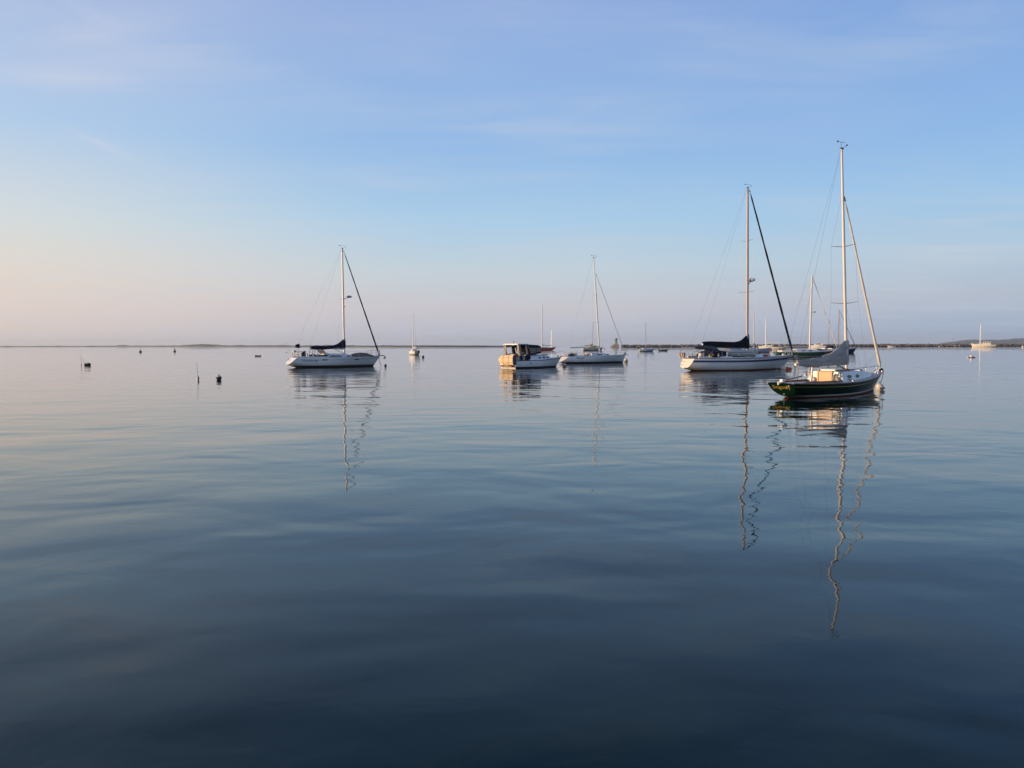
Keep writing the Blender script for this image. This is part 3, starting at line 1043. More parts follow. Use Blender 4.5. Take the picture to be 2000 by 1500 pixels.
    rod('boom_crutch', (-1.62, .05, .62), (-1.6, 0, 1.28), .045, pinkmast, P)
    # forestay rail
    pulpit(P, h, 2.3, .30, .014, mid=False, xend=4.5)
    rod('spinnaker_halyard', (2.0, -.35, 1.0), (4.35, -.1, 1.9), .004, wire, P, 5)
    build('bow_chock', MB().box((4.72, -.09, .90), (.2, .05, .07)), steel, P)
    build('mooring_pendant', MB().tube([(4.8, -.04, .90), (4.88, -.06, .82), (4.84, -.04, .55), (4.74, 0.0, .34)], .016, 6), darkrope, P)
    build('mooring_pendant', MB().tube([(4.78, .05, .90), (4.86, .07, .80), (4.78, .06, .5), (4.71, .03, .33)], .012, 6), rope, P)
    return P


green_sloop()


# ------------------------------------------------------------------ white sloop with the blue stripe
def blue_stripe_sloop():
    P = thing('sailboat', 'white sloop with wide navy stripe, black sail cover and dark furled jib', 'sailboat', (19.37, 66.35, 0), R(26), 'moored sailboats')
    h = Hull(-5.18, -5.68, 6.58, 5.25, 1.78, 0.42, (1.02, .99, 1.20), (.22, -.50, -.3), um=.42, n=2.6, pb=1.1, bowp=1.9, camber=.10)
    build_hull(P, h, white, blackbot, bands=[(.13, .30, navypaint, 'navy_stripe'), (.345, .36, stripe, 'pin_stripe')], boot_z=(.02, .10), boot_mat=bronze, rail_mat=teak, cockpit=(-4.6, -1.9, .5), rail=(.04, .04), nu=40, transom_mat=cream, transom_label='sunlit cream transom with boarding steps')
    for z in (.52, .80):
        build('transom_step', MB().box((h.x_ends(z)[0] - .13, .35, z), (.06, .42, .03)), wire, P)
    build('exhaust_outlet', MB().ball((h.x_ends(.36)[0] - .06, .1, .36), .035, 8, 6), black, P)
    zb = [(x, h.deck_at(x)[0]) for x in (-2, -1, 0, 1, 2, 3)]
    cab = Cabin(-1.9, 3.0, 1.15, .55, [(-1.9, 1.42), (0, 1.42), (1.6, 1.36), (3.0, 1.2)], zb, tumble=.14, nose=.8, round_=.08)
    build('cabin', cab.mesh(20), white, P)
    for w in cab.window(-1.5, .3, 1.20, .15, taper=.2):
        build('window', w, glass, P)
    for w in cab.window(.75, 1.5, 1.18, .12, taper=.3):
        build('window', w, glass, P)
    build('forehatch', MB().box((2.2, 0, 1.36), (.55, .55, .06)), glass, P, smooth=False)
    for side in (-1, 1):
        rings = []
        for i in range(11):
            x = lerp(-4.7, -1.6, i / 10)
            z, b_ = h.deck_at(x)
            y = side * b_ * .66
            rings.append([(x, y, z - .02), (x, y, z + .22), (x, y + side * .1, z + .2), (x, y + side * .16, z - .02)])
        build('cockpit_coaming', MB().loft(rings), white, P, smooth=False)
        winch(P, -3.0, side * 1.18, 1.2, 1.3)
        winch(P, -3.9, side * 1.12, 1.2, 1.1, gold)
    # dodger
    rings = []
    for i, (x, hh, w) in enumerate([(-3.55, .0, 1.15), (-3.35, .52, 1.12), (-2.9, .64, 1.1), (-2.4, .62, 1.1), (-1.95, .52, 1.08), (-1.5, .08, 1.06)]):
        zz = 1.12
        rings.append([(x, w * math.cos(a), zz + (hh + .02) * max(0, math.sin(a)) ** .45) for a in [math.pi * k / 12 for k in range(13)]])
    build('spray_dodger', MB().loft(rings, closed=False, caps=False), navy, P)
    build('dodger_trim', MB().tube([(-3.0, 1.0 * math.cos(a), 1.18 + .62 * max(0, math.sin(a)) ** .45) for a in [math.pi * k / 10 for k in range(11)]], .035, 6), boot, P)
    # rolled bimini over the stern
    pts = [(-5.3, -.9, 1.94), (-4.7, -.95, 1.95), (-3.9, -.9, 1.90), (-3.2, -.85, 1.80), (-2.85, -.8, 1.72)]
    build('rolled_bimini', MB().tube(pts, [.10, .16, .19, .20, .14], 12), steelcanvas, P)
    for side in (-1, 1):
        build('bimini_frame', MB().tube([(-4.6, side * 1.2, 1.0), (-5.2, side * 1.1, 1.75), (-5.25, side * .9, 1.92)], .014, 6), steel, P)
        build('bimini_frame', MB().tube([(-4.4, side * 1.2, 1.0), (-3.6, side * 1.1, 1.6), (-3.2, side * .9, 1.8)], .014, 6), steel, P)
    build('bimini_crossbar', MB().tube([(-5.25, -.9, 1.92), (-5.3, 0, 1.98), (-5.25, .9, 1.92)], .014, 6), steel, P)
    # pushpit gear
    pushpit(P, h, -4.4, -5.25, .58)
    for yy in (.72, .38):
        bd = build('stern_basket', MB().lathe([(.09, 0), (.13, .16), (.17, .40), (.18, .44), (.05, .45)], (-5.42, yy, 1.06), 14), teak, P)
        for k in range(3):
            a = 2.4 + k * .9
            build('basket_strap', MB().tube([(-5.42 + .10 * math.cos(a), yy + .10 * math.sin(a), 1.07), (-5.42 + .185 * math.cos(a), yy + .185 * math.sin(a), 1.49)], .022, 6), boot, bd)
    build('pedestal', MB().lathe([(.12, .5), (.1, .9), (.16, 1.28), (.1, 1.38)], (-4.0, 0, 0), 12), gold, P)
    build('steering_wheel', MB().tube([(-4.15, .5 * math.cos(a), 1.05 + .5 * math.sin(a)) for a in [2 * math.pi * k / 20 for k in range(21)]], .016, 6), steel, P)
    build('cockpit_cushion', MB().box((-4.35, -.62, 1.3), (.35, .3, .35)), cream, P)
    build('cockpit_cushion', MB().box((-3.4, -.95, 1.28), (.28, .2, .25)), honey, P)
    build('outboard_bracket', MB().box((-2.35, -1.5, 1.30), (.10, .06, .62)).box((-2.25, -1.5, 1.6), (.26, .07, .09)), boot, P, smooth=False)
    lifelines(P, h, -4.4, 5.0, 7, .58)
    pulpit(P, h, 5.1, .58, .016, xend=6.5)
    # upturned inflatable on the coachroof
    rings = []
    for i in range(15):
        tt = i / 14
        x = lerp(-1.75, 1.55, tt)
        w = .86 * (1 - max(0, (tt - .5) / .5) ** 2.2 * .7) * (1 if i else .8)
        zt = 1.86 - .30 * abs(tt - .40) ** 1.5 * 2.2 - (.05 if i == 0 else 0)
        rings.append([(x, -.12 + w * math.cos(a), 1.40 + (zt - 1.40) * max(0, math.sin(a)) ** .6) for a in [math.pi * k / 12 for k in range(13)]])
    dg = build('upturned_dinghy', MB().loft(rings, closed=False, caps=False), hypalon, P, label='pale grey upturned inflatable on the cabin top')
    for side in (-1, 1):
        pts = [(lerp(-1.9, 1.5, i / 12), -.12 + side * .92 * (1 - max(0, (i / 12 - .5) / .5) ** 2.2 * .62), 1.42 - .04 * (i / 12) ** 3) for i in range(13)]
        build('dinghy_tube', MB().tube(pts, [.06, .17] + [.23] * 10 + [.18], 12), hypalon, dg)
        for dz in (.10, -.10):
            build('rub_strake', MB().tube([(p[0], p[1] + side * .20, p[2] + dz) for p in pts], .032, 6), tan, dg)
    build('dinghy_keel_strip', MB().box((-.2, -.12, 1.87), (2.2, .06, .04)), tan, dg)
    # rig
    foot, topp = (1.21, 1.36), (1.02, 15.6)
    rig(P, foot, topp, .115, .09, pinkmast, [(6.69, 1.0), (11.1, .78)], (.85, 1.55), 1.05, (6.60, 0, 1.28), (-5.5, 0, 1.06), furl=((1.33, 15.2), (6.50, 1.55)), furl_mat=black_canvas, furl_r=(.055, .10), wires=.007)
    ra = build('radar_dome', MB().lathe([(.12, -.1), (.28, -.06), (.30, .04), (.26, .13), (.1, .17)], (1.62, 0, 7.75), 16), boot, P)
    build('radar_bracket', MB().tube([(1.2, 0, 7.35), (1.5, 0, 7.6)], .03, 6).box((1.42, 0, 7.64), (.5, .2, .04)), wire, ra)
    build('boom', MB().tube([(1.1, 0, 2.0), (-3.75, 0, 2.2)], .085, 8), alu, P)
    build('sail_cover', sail_cover([(-3.7, 2.42), (-3.2, 2.46), (-1, 2.42), (-.1, 2.42), (.5, 2.58), (.95, 2.88), (1.25, 3.08), (1.38, 3.06)], [(-3.7, 2.10), (-3, 2.0), (-1, 1.88), (.6, 1.82), (1.38, 1.78)], [(-3.7, .10), (-3, .17), (-1, .21), (.6, .22), (1.2, .17), (1.4, .1)], (-3.7, 1.38), wrinkle=.02, seed=9), black_canvas, P)
    build('mainsheet', MB().tube([(-3.5, 0, 2.0), (-3.2, .1, 1.7)], .02, 6), rope, P)
    rod('topping_lift', (-3.75, 0, 2.35), (topp[0] - .1, 0, topp[1] - .1), .005, wire, P, 5)
    rod('boom_vang', (1.1, 0, 1.5), (.1, 0, 1.95), .03, alu, P)
    build('anchor', MB().tube([(6.0, -.05, 1.27), (6.75, -.05, 1.17)], .03, 6).box((6.8, -.05, 1.06), (.10, .26, .28), Matrix.Rotation(.5, 3, 'Y')), steel, P)
    build('windlass', MB().lathe([(.12, 0), (.12, .1), (.08, .2)], (5.4, 0, 1.16), 10), boot, P)
    build('foredeck_bag', MB().ball((2.9, -.45, 1.22), .16, 10, 8, (2.2, 1, .6)), redhull, P)
    for dy in (-.06, .08):
        build('mooring_pendant', MB().tube([(6.55, dy, 1.14), (6.75, dy - .05, .7), (6.72, dy - .15, .03)], .022, 6), darkrope, P)
    return P


blue_stripe_sloop()


# ------------------------------------------------------------------ white cruiser with navy canvas
def navy_canvas_cruiser():
    P = thing('sailboat', 'white cruising sloop with navy boom cover and mottled dinghy on foredeck', 'sailboat', (-18.3, 79.18, 0), R(30), 'moored sailboats')
    h = Hull(-4.10, -4.85, 4.98, 4.20, 1.62, 0.70, (1.0, .95, 1.08), (.28, -.5, -.3), um=.42, n=2.7, pb=1.0, bowp=1.9, camber=.06)
    build_hull(P, h, white, blackbot, bands=[(.16, .185, stripe, 'sheer_stripe'), (.25, .265, stripe, 'sheer_stripe')], boot_z=(.20, .20), rail_mat=alu, cockpit=(-3.8, -1.2, .5), rail=(.03, .035), nu=40)
    def onto(tx, tz):
        x, z = -2.85 + tx, .60 + tz
        return (x, -h.side_y(x, z) - .008, z)
    text_mesh('Windhaven', .34, navytext, onto, P, 'hull_name', shear=.25)
    for xa, xb in ((-1.72, -1.15), (1.75, 2.30)):
        build('hull_window', hull_window(h, xa, xb, .76, .10), glass, P)
    zb = [(x, h.deck_at(x)[0]) for x in (-1.2, 0, 1, 2, 3)]
    cab = Cabin(-1.15, 2.4, 1.05, .55, [(-1.15, 1.32), (0, 1.31), (1.2, 1.26), (2.4, 1.14)], zb, tumble=.16, nose=.8, round_=.08)
    build('cabin', cab.mesh(20), white, P)
    for w in cab.window(-.75, .62, 1.12, .14, taper=.3):
        build('window', w, glass, P)
    for w in cab.window(1.15, 1.5, 1.12, .10, p=3):
        build('window', w, glass, P)
    for side in (-1, 1):
        build('handrail', MB().tube([(-.8, side * .8, 1.32), (-.78, side * .8, 1.39), (1.2, side * .62, 1.34), (1.22, side * .62, 1.27)], .014, 6), alu, P)
        rings = []
        for i in range(11):
            x = lerp(-4.0, -1.1, i / 10)
            z, b_ = h.deck_at(x)
            y = side * b_ * .66
            rings.append([(x, y, z - .02), (x, y, z + .14), (x, y + side * .12, z + .12), (x, y + side * .18, z - .02)])
        build('cockpit_coaming', MB().loft(rings), white, P, smooth=False)
        winch(P, -2.45, side * 1.12, 1.12, 1.3)
        winch(P, -2.05, side * 1.12, 1.12, 1.0)
    # dodger: bows, dark skirt, roof strip
    build('dodger_roof', MB().loft([[(x, .95 * math.cos(a), z + .10 * math.sin(a)) for a in [math.pi * k / 10 for k in range(11)]] for x, z in ((-2.25, 1.76), (-1.9, 1.80), (-1.45, 1.74))], closed=False, caps=False), navy, P)
    for side in (-1, 1):
        for xa, za, xb, zb_ in ((-2.3, 1.05, -2.22, 1.78), (-2.0, 1.05, -1.88, 1.80), (-.95, 1.15, -1.5, 1.76), (-.75, 1.2, -1.42, 1.74)):
            rod('dodger_bow', (xa, side * 1.0, za), (xb, side * .93, zb_), .022, navy, P)
        build('dodger_skirt', MB().box((-1.65, side * .98, 1.16), (1.3, .04, .16)), navy, P)
    build('dodger_windscreen', MB().loft([[(-1.0, -.9, 1.25), (-1.0, .9, 1.25)], [(-1.46, -.88, 1.74), (-1.46, .88, 1.74)]], closed=False, caps=False), vinyl, P)
    # pedestal under its cover, stern arch gear
    build('pedestal_cover', MB().loft([[(-3.25, -.28, .9), (-2.95, -.28, .9), (-2.95, .28, .9), (-3.25, .28, .9)], [(-3.3, -.28, 1.45), (-2.98, -.28, 1.58), (-2.98, .28, 1.58), (-3.3, .28, 1.45)], [(-3.2, -.22, 1.52), (-3.02, -.22, 1.66), (-3.02, .22, 1.66), (-3.2, .22, 1.52)]]), navy, P, smooth=False)
    build('helm_seat', MB().box((-3.45, -.1, 1.22), (.12, .5, .5)), boot, P)
    pushpit(P, h, -3.3, -4.0, .62, .018)
    build('steering_wheel', MB().tube([(-3.45, .5 * math.cos(a), 1.1 + .5 * math.sin(a)) for a in [2 * math.pi * k / 20 for k in range(21)]], .014, 6), steel, P)
    lb = build('stern_pole', MB().tube([(-3.75, -.3, 1.0), (-3.78, -.3, 2.0)], .03, 6), boot, P)
    build('navy_pole_bag', MB().loft([[(-3.98, -.48, 1.98), (-3.60, -.48, 1.95), (-3.60, -.12, 1.95), (-3.98, -.12, 1.98)], [(-3.98, -.48, 2.28), (-3.64, -.48, 2.38), (-3.64, -.12, 2.38), (-3.98, -.12, 2.28)]]), navy, lb, smooth=False)
    build('barbecue', MB().tube([(-4.15, -.75, 1.62), (-4.12, -.40, 1.62)], .12, 12), steel, P)
    for dx, dy in ((-4.35, .9), (-4.25, .55)):
        build('fishing_rod', MB().tube([(dx + .1, dy, 1.3), (dx - .35, dy + .1, 2.5)], .010, 5), rope, P)
    build('horseshoe_buoy', MB().tube([(-4.18 + .02 * k, .30 + .22 * math.cos(k * .5), 1.35 + .25 * math.sin(k * .5)) for k in range(10)], .05, 8), cream, P)
    build('swim_ladder', MB().box((-4.42, .25, .70), (.03, .04, .6), Matrix.Rotation(-.85, 3, 'Y')).box((-4.42, .5, .70), (.03, .04, .6), Matrix.Rotation(-.85, 3, 'Y')), steel, P)
    build('flag_staff_ball', MB().ball((-4.6, .9, 1.5), .06, 8, 6), black, P)
    lifelines(P, h, -3.3, 3.7, 6, .58)
    pulpit(P, h, 3.8, .62, .018, xend=4.95)
    # mottled upturned dinghy on the foredeck
    rings = []
    for i in range(15):
        tt = i / 14
        x = lerp(1.75, 4.15, tt)
        w = .74 * (1 - abs(tt * 2 - .9) ** 3.2 * .62)
        zt = 1.13 + .32 * max(.05, (1 - abs(tt * 2 - .9) ** 2.6))
        rings.append([(x, w * math.cos(a), 1.02 + (zt - 1.02) * max(0, math.sin(a)) ** .55) for a in [math.pi * k / 12 for k in range(13)]])
    dg = build('upturned_dinghy', MB().loft(rings, closed=False, caps=False), camo, P, label='mottled brown upturned inflatable lashed on the foredeck')
    build('dinghy_tube', MB().tube([(x, -.70 * (1 - abs(x - 2.8) ** 3 * .12), 1.10) for x in (1.75, 2.2, 2.7, 3.2, 3.7, 4.05)], [.08, .14, .15, .15, .13, .06], 10), camo, dg)
    rod('dinghy_handle', (3.35, -.2, 1.4), (3.36, -.2, 1.66), .02, boot, dg)
    # rig
    foot, topp = (1.08, 1.26), (1.02, 12.15)
    rig(P, foot, topp, .095, .075, alu, [(6.95, .95)], (.8, 1.42), 1.0, (4.93, 0, 1.12), (-4.05, 0, 1.0), furl=((1.24, 11.7), (4.82, 1.35)), furl_mat=black_canvas, furl_r=(.04, .085), wires=.006, split_back=(4.2, -3.0, 1.05))
    ra = build('radar_dome', MB().lathe([(.12, -.1), (.26, -.06), (.28, .03), (.24, .10), (.1, .13)], (1.68, 0, 7.22), 14), greysail, P)
    build('radar_bracket', MB().tube([(1.1, 0, 6.95), (1.5, 0, 7.12)], .03, 6), wire, ra)
    build('steaming_light', MB().ball((1.17, 0, 6.2), .06, 8, 6), black, P)
    build('boom', MB().tube([(1.0, 0, 1.84), (-2.5, 0, 1.95)], .07, 8), alu, P)
    build('sail_cover', sail_cover([(-2.45, 2.10), (-2.0, 2.17), (-1, 2.16), (-.2, 2.2), (.35, 2.36), (.8, 2.68), (1.08, 2.92), (1.22, 2.90)], [(-2.45, 1.93), (-2, 1.80), (-1.2, 1.76), (-.4, 1.84), (.4, 1.95), (.9, 1.90), (1.22, 1.88)], [(-2.45, .08), (-2, .15), (-.8, .19), (.4, .19), (1, .14), (1.24, .09)], (-2.45, 1.22), wrinkle=.03, seed=2), navy, P)
    rod('boom_vang', (1.02, 0, 1.35), (.05, 0, 1.82), .028, alu, P)
    rod('topping_lift', (-2.5, 0, 2.0), (topp[0] - .1, 0, topp[1] - .1), .005, wire, P, 5)
    an = build('anchor', MB().tube([(4.75, 0, 1.14), (5.25, 0, 1.12), (5.48, 0, 1.05), (5.58, 0, .9), (5.48, 0, .8), (5.3, 0, .78)], [.04, .045, .05, .055, .05, .03], 8), black, P)
    build('anchor_fluke', MB().box((5.52, 0, .86), (.05, .36, .16), Matrix.Rotation(.4, 3, 'Y')), black, an)
    for dy in (-.1, .06):
        build('mooring_pendant', MB().tube([(4.9, dy, 1.02), (4.85, dy - .1, .5), (5.0, dy - .25, .03)], .014, 6), rope, P)
    return P


navy_canvas_cruiser()


# ------------------------------------------------------------------ white racer with bare boom
def bare_boom_sloop():
    P = thing('sailboat', 'white sloop with raked bare boom and mast, black bottom and small name', 'sailboat', (9.94, 93.4, 0), R(26.8), 'moored sailboats')
    h = Hull(-4.05, -4.98, 4.68, 4.25, 1.45, 0.56, (.80, .80, .98), (.16, -.45, -.3), um=.42, n=2.7, pb=1.0, bowp=1.85, camber=.06)
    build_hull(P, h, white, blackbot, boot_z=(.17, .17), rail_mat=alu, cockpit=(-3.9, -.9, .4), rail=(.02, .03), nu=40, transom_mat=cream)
    def onto(tx, tz):
        x, z = -2.65 + tx, .545 + tz
        return (x, -h.side_y(x, z) - .008, z)
    text_mesh('Rhapsody', .25, greytext, onto, P, 'hull_name')
    zb = [(x, h.deck_at(x)[0]) for x in (-1, 0, 1, 2, 3)]
    cab = Cabin(-.85, 2.6, .95, .45, [(-.85, 1.20), (.4, 1.19), (1.4, 1.14), (2.6, .98)], zb, tumble=.18, nose=.9, round_=.08)
    build('cabin', cab.mesh(18), white, P)
    for xa, xb in ((-.05, .75), (1.5, 1.85)):
        for w in cab.window(xa, xb, 1.0, .11, taper=.2):
            build('window', w, glass, P)
    for side in (-1, 1):
        rings = []
        for i in range(9):
            x = lerp(-3.6, -.8, i / 8)
            z, b_ = h.deck_at(x)
            y = side * b_ * .66
            rings.append([(x, y, z - .02), (x, y, z + .12), (x, y + side * .12, z + .1), (x, y + side * .18, z - .02)])
        build('cockpit_coaming', MB().loft(rings), white, P, smooth=False)
        winch(P, -1.9, side * 1.0, .92, 1.2, black)
    build('covered_outboard', MB().ball((-3.45, -.55, .98), .28, 14, 10, (1.7, 1.1, .8)), navy, P, label='navy canvas cover over gear on the stern deck')
    build('steering_wheel', MB().tube([(-2.75, .62 * math.cos(a), 1.0 + .62 * math.sin(a)) for a in [2 * math.pi * k / 24 for k in range(25)]], .022, 6), steel, P)
    build('pedestal', MB().box((-2.6, 0, .8), (.12, .16, .9)), pinkmast, P)
    build('cockpit_cushion', MB().ball((-1.35, -.35, 1.08), .16, 10, 8, (.8, 1.2, 1.2)), cream, P)
    build('cockpit_cushion', MB().ball((-.95, -.35, 1.08), .14, 10, 8, (.9, 1.2, 1)), cream, P)
    build('companionway_board', MB().box((-.88, 0, 1.02), (.04, .5, .36)), teak, P)
    build('fender', MB().tube([(-1.6, -1.2, .86), (-1.6, -1.2, 1.0)], .07, 8), black, P)
    pushpit(P, h, -3.4, -4.0, .5, .014)
    lifelines(P, h, -3.3, 3.6, 5, .5, r=.009)
    pulpit(P, h, 3.5, .5, .012, xend=4.75)
    build('bow_roller', MB().box((4.78, 0, .95), (.5, .1, .07)), steel, P)
    foot, topp = (.84, 1.18), (-.05, 12.65)
    rig(P, foot, topp, .085, .045, alu, [(4.9, .8), (8.2, .65)], (.55, 1.25), .84, (4.62, 0, 1.0), (-4.1, 0, .85), furl=((.42, 10.45), (4.55, 1.2)), furl_mat=greysail, furl_r=(.022, .045), fore_top=11.0, wires=.005)
    build('boom', MB().tube([(.75, 0, 1.98), (-3.4, 0, 1.84)], .06, 8), alu, P)
    build('sail_bundle', MB().tube([(-.95, 0, 1.80), (-.75, 0, 1.84), (-.3, 0, 1.90), (.2, 0, 1.92), (.45, 0, 1.94)], [.06, .15, .21, .19, .07], 12), yellowsail, P, label='pale yellow sail bundle lashed under the boom')
    rod('rigid_vang', (.8, 0, 1.3), (-.1, 0, 1.88), .028, wire, P)
    rod('mainsheet', (-2.7, 0, 1.84), (-2.7, .1, .95), .022, boot, P)
    rod('topping_lift', (-3.4, 0, 1.9), (topp[0] - .1, 0, topp[1] - .1), .004, wire, P, 5)
    for yy in (-.35, .3):
        build('coiled_line', MB().ball((.2, yy, 1.26), .12, 8, 6, (1.6, .8, .8)), sailcloth, P)
    return P


bare_boom_sloop()


# ------------------------------------------------------------------ motor cruiser
def motor_cruiser():
    P = thing('motor_cruiser', 'small white motor cruiser with canvas wheelhouse and dinghy tipped on stern', 'motorboat', (2.55, 75.6, 0), R(44))
    h = Hull(-4.10, -4.02, 3.42, 2.62, 1.22, .90, (.72, .74, .98), (-.3, -.45, -.25), um=.4, n=3.4, pb=1.0, bowp=2.3, camber=.03)
    build_hull(P, h, white, blackbot, bands=[(.0, .065, black, 'rub_rail')], boot_z=(.13, .13), cockpit=(-3.9, -2.6, .35), nu=36)
    zb = [(x, h.deck_at(x)[0]) for x in (-2.2, -1, 0, 1, 2)]
    cab = Cabin(-2.15, 1.95, 1.06, .45, [(-2.15, 1.20), (-.4, 1.20), (.8, 1.14), (1.95, 1.03)], zb, tumble=.12, nose=.7, round_=.10)
    build('trunk_cabin', cab.mesh(22), white, P)
    for x in (-.78, -.10, .54):
        for w in cab.window(x, x + .33, .96, .14, p=3):
            build('portlight', w, glass, P)
    build('cabin_roof_panel', MB().box((-.1, 0, 1.245), (1.5, 1.3, .02)), stripe, P)
    build('deck_hatch', MB().box((.95, 0, 1.19), (.5, .5, .05)), glass, P, smooth=False)
    # canvas wheelhouse: hard top aft, canvas forward, curtains between posts
    W_ = 1.0
    build('hard_top', MB().loft([[(x, y, z) for y, z in ((-.98, 2.21), (-1.03, 2.25), (-.9, 2.31), (.9, 2.31), (1.03, 2.25), (.98, 2.21))] for x in (-3.75, -3.5, -2.7, -2.30)]), boot, P)
    rings = []
    for x, zt in ((-2.38, 2.20), (-1.7, 2.22), (-.85, 2.18), (-.60, 2.09)):
        rings.append([(x, -W_, 1.92), (x, -W_ * .98, zt - .06), (x, -W_ * .85, zt), (x, 0, zt + .03), (x, W_ * .85, zt), (x, W_ * .98, zt - .06), (x, W_, 1.92)])
    build('canvas_roof', MB().loft(rings, closed=False, caps=False), navy, P)
    for side in (-1, 1):
        y = side * W_
        def panel(name, quad, m, off=0.0):
            inn = [(a, y - side * .03 + side * off, b_) for a, b_ in quad]
            out = [(a, y + side * off, b_) for a, b_ in quad]
            return build(name, MB().loft([inn, out] if side == 1 else [out, inn]), m, P, smooth=False)
        panel('side_window', [(-1.85, 1.36), (-.62, 1.58), (-.60, 1.92), (-2.12, 1.92)], vinyl)
        panel('window_surround', [(-2.0, 1.18), (-.58, 1.40), (-.60, 1.58), (-1.93, 1.34)], navy, .004)
        panel('window_seam', [(-1.28, 1.45), (-1.22, 1.46), (-1.24, 1.92), (-1.30, 1.92)], navy, .006)
        panel('tan_curtain', [(-2.55, 1.32), (-2.32, 1.31), (-2.56, 2.18), (-2.72, 2.2)], tan, .006)
        panel('navy_curtain', [(-2.31, 1.30), (-2.0, 1.28), (-2.30, 2.1), (-2.54, 2.16)], navy, .004)
        panel('navy_curtain', [(-2.55, .72), (-1.95, .76), (-2.10, 1.27), (-2.62, 1.31)], navy, .002)
        panel('tan_curtain', [(-3.50, 1.22), (-3.22, 1.22), (-3.40, 2.2), (-3.66, 2.2)], tan, .006)
        panel('lower_curtain', [(-3.48, .72), (-2.56, .72), (-2.63, 1.2), (-3.50, 1.2)], navy, -.02)
        panel('tan_strip', [(-3.08, .72), (-2.80, .72), (-2.82, 1.24), (-3.10, 1.24)], tan, .012)
        panel('window_surround', [(-3.36, 2.02), (-2.72, 2.02), (-2.74, 2.19), (-3.38, 2.19)], navy, .0)
        panel('window_sill_band', [(-3.24, 1.22), (-2.64, 1.34), (-2.65, 1.42), (-3.25, 1.30)], black, .001)
        rod('roof_strut', (-1.98, y * 1.03, 1.2), (-2.40, y * 1.02, 2.22), .022, steel, P)
        rod('roof_strut', (-3.45, y * 1.03, .75), (-3.68, y * 1.02, 2.22), .020, steel, P)
    for yy in (-.72, .72):
        build('aft_curtain', MB().box((-3.60, yy * 1.2, 1.5), (.03, .22, 1.4)), tan, P, smooth=False)
    build('windscreen', MB().loft([[(-.50, -.95, 1.36), (-.50, .95, 1.36)], [(-.60, -.97, 2.08), (-.60, .97, 2.08)]], closed=False, caps=False), vinyl, P)
    build('helm_console', MB().box((-1.7, 0, 1.3), (.5, 1.5, .4)), black, P)
    build('helm_seat', MB().box((-2.75, -.4, 1.1), (.45, .45, .8)), tan, P)
    rod('antenna', (-3.4, .3, 2.3), (-3.5, .3, 3.6), .010, boot, P)
    build('horn', MB().tube([(-3.5, -.2, 2.31), (-3.5, -.2, 2.55)], .03, 6), black, P)
    pulpit(P, h, -.1, .52, .012, mid=False, xend=3.75)
    rail_tube('handrail', [(-.2, -.80, 1.2), (-.1, -.78, 1.30), (1.2, -.52, 1.22), (1.25, -.50, 1.12)], .012, P)
    build('anchor', MB().box((3.4, 0, 1.03), (.45, .12, .07)), wire, P)
    build('windlass', MB().ball((2.9, 0, 1.06), .10, 8, 6), wire, P)
    build('exhaust_port', hull_window(h, -2.35, -2.02, .46, .07), black, P)
    build('swim_platform', MB().box((-4.30, 0, .18), (.50, 2.0, .06)), teak, P, smooth=False)
    build('fender', MB().tube([(-3.75, -1.08, .78), (-3.75, -1.12, 1.0)], .08, 8), boot, P)
    build('stern_cleat', MB().box((-3.95, -1.0, .77), (.2, .05, .06)), boot, P)
    # dinghy tipped on its side against the transom, bottom facing aft
    dg = thing('dinghy', 'tan covered dinghy tipped on edge across motor cruiser stern', 'dinghy', (0, 0, 0), 0)
    dg.location = P.location
    dg.rotation_euler = P.rotation_euler
    prof = [(0.0, 1.0), (.22, .98), (.36, .82), (.44, .42), (.46, 0.0), (.42, -.45), (.32, -.86), (.18, -.98), (0.0, -1.0)]
    rings, seams = [], {3: [], 5: []}
    for i in range(17):
        tt = i / 16
        taper = 1 - max(0, (.55 - tt) / .55) ** 2.0 * .60
        yv = lerp(1.02, -1.12, tt)
        ring = [(-4.10 - d * (.35 + .65 * taper), yv, .78 + .53 * taper * q + .04 * math.sin(tt * 9) * (abs(q) > .9)) for d, q in prof]
        rings.append(ring)
        for k in seams:
            seams[k].append((ring[k][0] - .005, ring[k][1], ring[k][2]))
    build('cover', MB().loft(rings, closed=True), tancover, dg)
    for k in seams:
        build('cover_seam', MB().tube(seams[k], .016, 5), tan, dg)
    for yv in (-.55, .2):
        build('cover_strap', MB().tube([(-4.10 - d * 1.03, yv, .78 + .535 * q) for d, q in prof[1:-1]], .014, 5), tan, dg)
    build('dinghy_transom', MB().loft([[(-4.15, -1.13, .30), (-4.52, -1.13, .40), (-4.55, -1.13, 1.1), (-4.15, -1.13, 1.28)], [(-4.12, -1.19, .32), (-4.45, -1.19, .46), (-4.47, -1.19, 1.06), (-4.12, -1.19, 1.24)]]), steelcanvas, dg, smooth=False)
    build('outboard_motor', MB().tube([(-4.2, -1.05, 1.24), (-4.2, -1.28, 1.30)], [.10, .12], 10).ball((-4.2, -1.32, 1.30), .12, 10, 8), black, dg)
    for yv in (-.7, .6):
        rod('davit_strut', (-4.08, yv, .24), (-4.45, yv, .27), .04, black, dg)
    return P


motor_cruiser()


